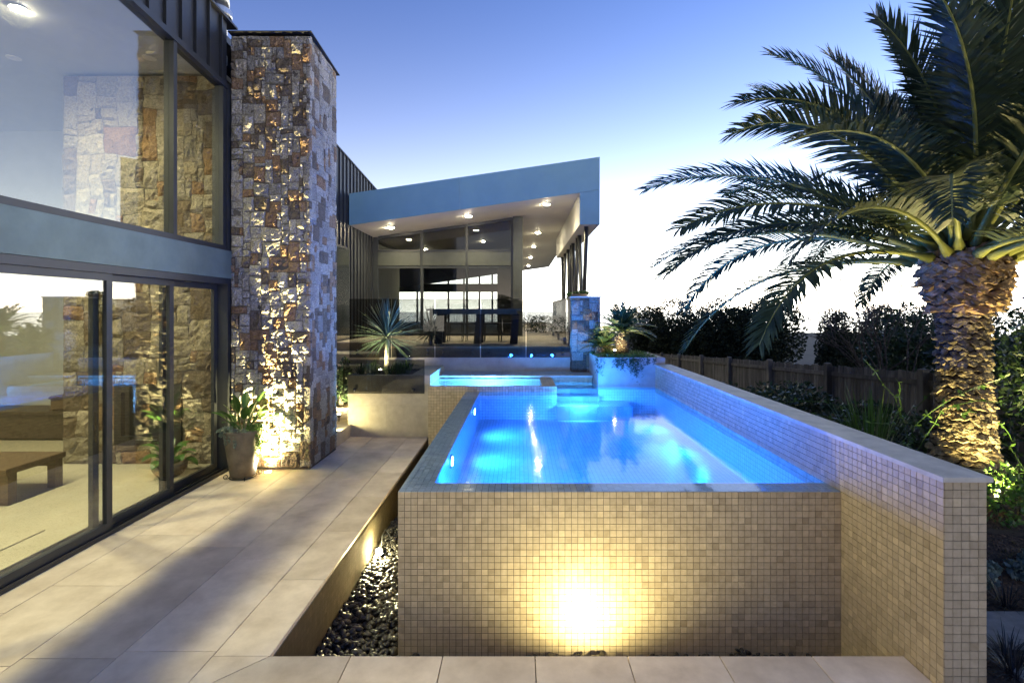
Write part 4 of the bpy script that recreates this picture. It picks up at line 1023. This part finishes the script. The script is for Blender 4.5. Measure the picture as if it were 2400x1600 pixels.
# ------------------------------------------------------------------ garden on the right
def garden():
    r = random.Random(41)
    fx = 6.4
    ft = lambda y: 1.13-.065*(y-10.14)
    f = thing('paling_fence', 'weathered grey timber paling fence along the garden boundary', 'fence', (fx, 12, -.4))
    pm = []
    for k in range(5):
        q = random.Random(k); o = MB().bbox(-.009, .009, -.034, .034, -1.5, 0, .004, q.random()).build('picket', 'fence_wood', f); pm.append(o.data); bpy.data.objects.remove(o)
    y = 5.0
    while y < 26:
        inst('picket', r.choice(pm), (fx-.012, y, ft(y)+r.gauss(0, .012)), f); y += .092 if y < 20 else .14
    for y in (5.4, 7.74, 10.14, 12.5, 14.9, 17.2, 19.6, 22.0, 24.4):
        MB().bbox(fx-.14, fx-.035, y-.055, y+.055, ft(y)-1.55, ft(y)+.06, .01, r.random()).build('post', 'fence_wood', f)
    for dz in (-.16, -1.2):
        ys = [5.0, 7.74, 10.14, 12.5, 14.9, 17.2, 19.6, 22.0, 26.0]
        for a, b_ in zip(ys, ys[1:]):
            MB().prism([(a, ft(a)+dz-.04), (b_, ft(b_)+dz-.04), (b_, ft(b_)+dz+.04), (a, ft(a)+dz+.04)], 'x', fx-.06, fx-.0225, r.random()).build('rail', 'fence_wood', f)
    # trees beyond the fence, silhouettes against the sky
    big = [(7.5, 29, 1.7, 'feathery pale edged tree at the left end of the far tree line'), (8.3, 25.5, 2.0, 'rounded dark tree second from the left in the far tree line'), (9.5, 23.5, 2.1, 'broad dark tree in the middle of the far tree line'),
           (10.7, 21.5, 1.9, 'rounded dark tree at the right end of the far tree line')]
    for i, (x, y, rr, lab) in enumerate(big):
        z0 = gz(x, y)-.3; top = CAMZ+(32 if i else 24)*y/FPX
        bush('boundary_tree', lab, 'tree', x, y, z0, rr, rr, top-z0, 17000, .15, 'leaf_silhouette', 100+i, 'trees beyond the fence', lobes=13)
    for i, (x, y, rr, tp, lab) in enumerate(((10.2, 15.8, .95, 2.32, 'small dark conical tree beyond the fence right of the gap'), (9.9, 12.4, 1.25, 2.55, 'dense dark tree beyond the fence left of the palm trunk'), (8.6, 8.6, 1.2, 2.5, 'dense dark tree beyond the fence hidden behind the palm trunk'),
                                           (9.2, 7.4, 1.1, 2.45, 'dark leafy tree right of the palm trunk by the fence'), (13.4, 17.5, 1.6, 2.6, 'distant dark tree between the gap and the palm'))):
        z0 = gz(x, y)-.2
        bush('boundary_tree', lab, 'tree', x, y, z0, rr, rr, tp-z0, 12000, .11, 'leaf_silhouette' if i in (0, 4) else 'leaf_dark', 120+i, 'trees beyond the fence', lobes=11)
    # low hedge plants in front of the fence
    lab = ['nearest the palm', 'second from the palm', 'third from the palm', 'fourth from the palm', 'fifth from the palm', 'sixth from the palm', 'seventh from the palm', 'eighth from the palm', 'ninth from the palm', 'tenth from the palm', 'at the far end near the corner planter', 'in the very far fence corner']
    for i in range(12):
        y = 6.3+.85*i; x = 5.4-.05*i+r.gauss(0, .2); z0 = gz(x, y)
        bush('laurel_shrub', 'dark glossy shrub along the fence, '+lab[i], 'shrub', x, y, z0, .85, .65, .95+r.uniform(-.1, .15) if y > 8.5 else .78, 1500, .085, 'leaf_hedge', 140+i, 'shrubs along the fence', lobes=8)
    for i in range(6):
        y = 7.0+1.3*i; x = 3.9+.1*r.gauss(0, 1); z0 = gz(x, y)
        bush('laurel_shrub', ['first', 'second', 'third', 'fourth', 'fifth', 'last'][i]+' low glossy shrub back along the outside of the pool wall', 'shrub', x, y, z0, .75, .7, .85 if i > 0 else .65, 1300, .075, 'leaf_hedge', 160+i, 'shrubs along the pool wall', lobes=7)
    # strappy clumps and bare shrub
    tuft('strap_clump', 'left clump of upright strap leaves behind the pool wall', 'strap plant', 4.28, 6.05, gz(4.28, 6.05), 46, 1.0, .020, 'leaf_green', 71, .3, .5, 'strap leaved clumps', .12)
    tuft('strap_clump', 'right clump of strap leaves touching the palm trunk', 'strap plant', 4.62, 6.5, gz(4.62, 6.5), 46, .95, .020, 'leaf_green', 72, .35, .6, 'strap leaved clumps', .12)
    q = random.Random(77); b = MB()
    def twig(p, d, L, rad, n):
        if n == 0 or L < .05: return
        e = p+d*L; m = p.lerp(e, .5)+Vector((q.gauss(0, 1), q.gauss(0, 1), q.gauss(0, 1)))*L*.06
        b.tube([p, m, e], [rad, rad*.85, rad*.7], 5, cap=False)
        for k in range(2 if q.random() < .65 else 3):
            twig(p.lerp(e, q.uniform(.5, 1)), (d+Vector((q.gauss(0, .38), q.gauss(0, .38), q.gauss(.12, .25)))).normalized(), L*q.uniform(.62, .86), rad*.66, n-1)
    sh = thing('bare_shrub', 'leafless twiggy shrub against the sky left of the palm trunk', 'shrub', (7.3, 9.8, gz(7.3, 9.8)))
    for k in range(5): twig(Vector((7.3+q.gauss(0, .15), 9.8+q.gauss(0, .15), gz(7.3, 9.8))), Vector((q.gauss(0, .28), q.gauss(0, .28), 1)).normalized(), 1.35, .024, 6)
    b.build('branches', 'bark', sh)
    # climbing vine sprigs round the palm
    def vine(label, x, y, z, n, seed, h, lean):
        q = random.Random(seed); p = thing('garden_vine', label, 'vine', (x, y, z), 'leafy vines round the palm'); bs = MB(); bl = MB()
        for k in range(n):
            c = Vector((x+q.gauss(0, .25), y+q.gauss(0, .25), z)); d = Vector((q.gauss(lean, .3), q.gauss(-.1, .3), 1.2)).normalized(); pts = [c.copy()]; L = h*q.uniform(.6, 1.15)
            for s in range(9):
                c = c+d*L/9; d = (d+Vector((q.gauss(lean*.3, .22), q.gauss(0, .2), q.gauss(-.10, .1)))).normalized(); pts.append(c.copy())
                for t in range(3):
                    o = Vector((q.gauss(0, 1), q.gauss(0, 1), q.gauss(0, .7))).normalized(); w = o.cross(Vector((q.gauss(0, .5), q.gauss(0, .5), 1))).normalized(); l = q.uniform(.04, .075)
                    bl.add([c, c+o*l*.5+w*l*.25, c+o*l, c+o*l*.5-w*l*.25], [(0, 1, 2, 3)], q.random())
            bs.tube(pts, .004, 5, cap=False)
        bs.build('stems', 'leaf_green', p); bl.build('leaves', 'leaf_green', p)
    vine('leafy vine sprigs reaching out left of the palm trunk', 4.55, 6.0, gz(4.5, 6), 12, 5, 1.7, -.1)
    vine('tangled green vine right of the palm trunk', 5.95, 5.3, gz(5.9, 5.3), 30, 6, 1.7, 0)
    bush('dark_shrub', 'dark leafy shrub right of the palm trunk at the picture edge', 'shrub', 6.1, 5.7, gz(6, 5.7), .7, .6, 2.0, 2600, .07, 'leaf_dark', 171, lobes=10)
    bush('lit_shrub', 'yellow green lit shrub at the foot of the palm', 'shrub', 4.62, 4.62, gz(4.6, 4.6), .42, .28, .5, 600, .06, 'leaf_green', 172, lobes=6)
    # bed edging, stepping stones, low plants
    b = MB(); pts = [(2.78+.1*i, 4.34+.12*math.sin((2.78+.1*i)*2)) for i in range(36)]
    for (x0, y0), (x1, y1) in zip(pts, pts[1:]):
        za, zb = gz(x0, y0)-.05, gz(x1, y1)-.05; t = .10
        b.add([(x0, y0, za), (x1, y1, zb), (x1, y1, zb+t), (x0, y0, za+t), (x0, y0+.012, za), (x1, y1+.012, zb), (x1, y1+.012, zb+t), (x0, y0+.012, za+t)], [(0, 1, 2, 3), (7, 6, 5, 4), (3, 2, 6, 7)])
    tag(b.build('garden_edging', 'edging'), 'thin dark steel edging holding the raised palm bed', 'edging')
    for i, (x0, x1, y0, y1, lb) in enumerate(((3.05, 4.0, 3.28, 3.66, 'farther grey stepping stone in the mulch path'), (3.02, 3.9, 2.72, 3.12, 'nearer grey stepping stone at the corner of the picture'))):
        q = random.Random(i); n = 14; cx, cy = (x0+x1)/2, (y0+y1)/2
        pl = [(cx+(x1-x0)/2*math.copysign(abs(math.cos(a))**.5, math.cos(a))*q.uniform(.95, 1.03), cy+(y1-y0)/2*math.copysign(abs(math.sin(a))**.5, math.sin(a))*q.uniform(.95, 1.03)) for a in [2*math.pi*k/n for k in range(n)]]
        tag(MB().prism(pl, 'z', -.05, .03).build('stepping_stone', 'stepping'), lb, 'stepping stone', 'stepping stones')
    for i, (x, y, lb) in enumerate(((3.75, 3.95, 'left'), (4.05, 4.0, 'middle'), (4.3, 4.05, 'right'))):
        bush('silver_plant', lb+' silvery groundcover plant below the raised bed edging', 'groundcover plant', x, y, gz(x, y), .2, .16, .2, 260, .055, 'leaf_silver', 180+i, 'silvery groundcover plants', lobes=5, aspect=.75)
    for i, (x, y, lb) in enumerate(((3.35, 3.78, 'first'), (3.7, 3.76, 'second'), (4.0, 3.75, 'third'), (3.15, 3.2, 'fourth'), (3.5, 3.19, 'fifth'), (3.75, 3.22, 'sixth'), (3.05, 3.05, 'seventh'))):
        tuft('mondo_tuft', lb+' black mondo grass tuft counting away from the wall end beside the stones', 'grass tuft', x, y, gz(x, y), 70, .2, .006, 'leaf_black', 190+i, .8, 1.3, 'black grass tufts beside the stones', .05)
    q = random.Random(3); b = MB()
    for k in range(2600):
        x, y = q.uniform(2.8, 5.0), q.uniform(2.6, 4.9); z = gz(x, y)+.008; l = q.uniform(.02, .06); w = q.uniform(.006, .014)
        m = Matrix.Rotation(q.uniform(0, 6.3), 3, 'Z') @ Matrix.Rotation(q.gauss(0, .4), 3, 'Y')
        b.add([m @ Vector(v)+Vector((x, y, z)) for v in ((-l/2, -w/2, 0), (l/2, -w/2, 0), (l/2, w/2, .003), (-l/2, w/2, .003), (0, 0, .008))], [(0, 1, 4), (1, 2, 4), (2, 3, 4), (3, 0, 4)], q.random())
    tag(b.build('bark_chips', 'chip'), 'dark bark chip mulch around the stepping stones', 'mulch', kind='stuff')
    # neighbour's roof beyond the trees
    nb = thing('neighbour_house', 'neighbouring house with grey tiled roof at the right picture edge', 'house', (27, 25, -2))
    box('wall', 'brick_red', nb, 27.2, 36, 25, 26.4, -3, 2.9)
    MB().prism([(26.8, 2.9), (36.4, 2.9), (33, 4.0), (29, 4.0)], 'y', 24.6, 26.6).build('roof', 'tile_roof', nb)
    box('gutter', 'steel', nb, 26.75, 36.4, 24.5, 24.59, 2.86, 3.0)
garden()

# ------------------------------------------------------------------ outdoor lamps
def lamps():
    # in-ground light at the foot of the pillar
    x, y = -3.51, 6.90
    u = thing('ground_uplight', 'round in ground uplight glowing at the foot of the stone pillar', 'uplight', (x, y, 0))
    MB().lathe([(.055, .001), (.055, .006), (.040, .008), (.040, .004)], (x, y, 0), 24).build('trim_ring', 'steel', u)
    MB().lathe([(.038, .0055), (.001, .007)], (x, y, 0), 20).build('lens', 'lamp_lit', u)
    lamp('SPOT', (x, y, .03), 700, (1., .82, .36), .025, aim=(x+.02, y+.13, 3.0), angle=110, blend=1., parent=u)
    lamp('SPOT', (x, y-.01, .03), 3600, (1., .82, .36), .03, aim=(x+.0, y+.17, 3.2), angle=52, blend=1., parent=u)
    # spotlight in the pebbles by the trench wall
    x, y = -1.53, 5.42
    s = thing('pebble_spotlight', 'bright spotlight standing in the black pebbles by the trench wall', 'spotlight', (x, y, MZ))
    MB().tube([(x, y, MZ-.05), (x, y, MZ+.05)], .012, 8).build('stake', 'black_metal', s)
    MB().tube([(x, y+.05, MZ+.08), (x, y-.03, MZ+.10)], [.034, .04], 16).build('head', 'black_metal', s, True)
    MB().tube([(x, y-.029, MZ+.10), (x, y-.033, MZ+.101)], [.036, .034], 16).build('lens', 'lamp_lit', s)
    MB().tube([(x, y+.05, MZ+.08), (x-.01, y+.12, MZ+.2), (x+.01, y+.2, MZ+.24), (x+.04, y+.26, MZ+.15), (x+.05, y+.3, MZ)], .006, 6).build('cable', 'black_metal', s, True)
    lamp('POINT', (x-.01, y-.07, MZ+.16), 34, WARM, .03, parent=s)
    lamp('SPOT', (x, y-.06, MZ+.11), 6, WARM, .03, aim=(x-.02, y-1.6, MZ+.10), angle=130, blend=.9, parent=s)
    # strip of light on the front wall
    x, y = .52, 3.44
    s = thing('wall_washer', 'hidden uplight washing the front mosaic wall from the pebble trench', 'spotlight', (x, y, MZ))
    MB().tube([(x, y, MZ-.05), (x, y, MZ+.03)], .012, 8).build('stake', 'black_metal', s)
    MB().lathe([(.03, MZ+.02), (.045, MZ+.05), (.045, MZ+.11), (.04, MZ+.11)], (x, y, 0), 16).build('head', 'black_metal', s)
    MB().lathe([(.038, MZ+.106), (.001, MZ+.107)], (x, y, 0), 14).build('lens', 'lamp_lit', s)
    lamp('SPOT', (x, y, MZ+.14), 66, WARM, .03, aim=(x, y+.42, MZ+.9), angle=165, blend=1., parent=s)
    # planter lights
    for x, y, z, pw, lab, aim in ((1.80, 9.38, 1.46, 34, 'star bright spotlight among the groundcover under the cycads', (1.95, 9.9, 2.1)), (-2.62, 9.30, 1.10, 110, 'spotlight hidden in ferns below the larger dracaena', (-2.6, 9.62, 1.75)),
                                  (-2.1, 10.72, 1.08, 30, 'spotlight below the smaller dracaena', (-1.95, 10.85, 1.8)), (-3.33, 9.12, .30, 90, 'small lit spotlight at the base of the uplit creeper', (-3.45, 9.5, 1.2))):
        s = thing('planter_spotlight', lab, 'spotlight', (x, y, z), 'planter spotlights')
        MB().tube([(x, y, z-.09), (x, y, z)], .008, 8).build('stake', 'black_metal', s)
        MB().lathe([(.018, z-.005), (.03, z+.01), (.03, z+.05), (.027, z+.05)], (x, y, 0), 14).build('head', 'black_metal', s)
        MB().lathe([(.026, z+.051), (.02, z+.058), (.001, z+.06)], (x, y, 0), 12).build('lens', 'lamp_lit', s)
        lamp('SPOT', (x, y, z+.08), pw, (1., .82, .42), .02, aim=aim, angle=140, blend=.8, parent=s)
lamps()
def added_step_light():  # unseen lamp added to throw warm light on the planter front
    x, y, z = -3.16, 8.42, .215
    u = thing('added_step_uplight', 'added round uplight, out of sight on the lowest step behind the stone pillar, warming the planter', 'uplight', (x, y, z))
    MB().lathe([(.045, .001), (.045, .005), (.034, .007), (.034, .003)], (x, y, z), 24).build('trim_ring', 'steel', u)
    MB().lathe([(.032, .0045), (.001, .006)], (x, y, z), 20).build('lens', 'lamp_lit', u)
    lamp('SPOT', (x, y, z+.03), 26, WARM, .03, aim=(-2.5, 8.87, .7), angle=160, blend=1., parent=u)
added_step_light()

# ------------------------------------------------------------------ what stands behind the camera and shows only in the glass
def rear_side():
    h = thing('garden_room', 'low beige garden room with dark sliding doors mirrored in the glass fence', 'house', (-1, -9, -.9))
    box('wall', 'wall_beige', h, -4.6, -2.3, -9.4, -9.2, -.97, 2.0); box('wall', 'wall_beige', h, .2, 1.6, -9.4, -9.2, -.97, 2.0); box('wall', 'wall_beige', h, -2.3, .2, -9.4, -9.2, 1.75, 2.0)
    for x in (-2.29, -1.04): box('sliding_door', 'fire_black', h, x, x+1.22, -9.36, -9.3, -.9, 1.748)
    box('window', 'fire_black', h, .55, 1.15, -9.199, -9.16, .9, 1.5)
    box('roof', 'tile_roof', h, -5.2, 2.2, -12.5, -8.7, 2.001, 2.7)
    bl = lambda x0, x1: [(x, -10.2, .3, .9, .7, 1.6) for x in np.arange(x0, x1, .9)]
    tag(MB().foliage(bl(2.6, 15), 9000, .14, random.Random(1), shell=.7).build('garden_hedge', 'leaf_hedge'), 'dark hedge right of the garden room mirrored in the glass', 'hedge')
    tag(MB().foliage(bl(-14, -5), 7000, .14, random.Random(2), shell=.7).build('garden_hedge', 'leaf_hedge'), 'dark hedge left of the garden room mirrored in the glass', 'hedge')
    p = thing('pine_tree', 'spreading pine silhouette mirrored in the glass fence', 'tree', (-2.4, -24, -1))
    MB().tube([(-2.4, -24, -1), (-2.2, -24, 1.5), (-2.5, -24, 3.2)], [.22, .17, .1], 8).build('trunk', 'bark', p)
    MB().foliage([(-2.4+dx, -24+dy, 3.3+dz, 1.3, 1.3, .5) for dx, dy, dz in ((0, 0, .3), (-1.2, .3, 0), (1.1, -.2, .1), (.2, .6, -.3), (1.9, .1, -.5))], 6000, .16, random.Random(4)).build('crown', 'leaf_silhouette', p)
rear_side()
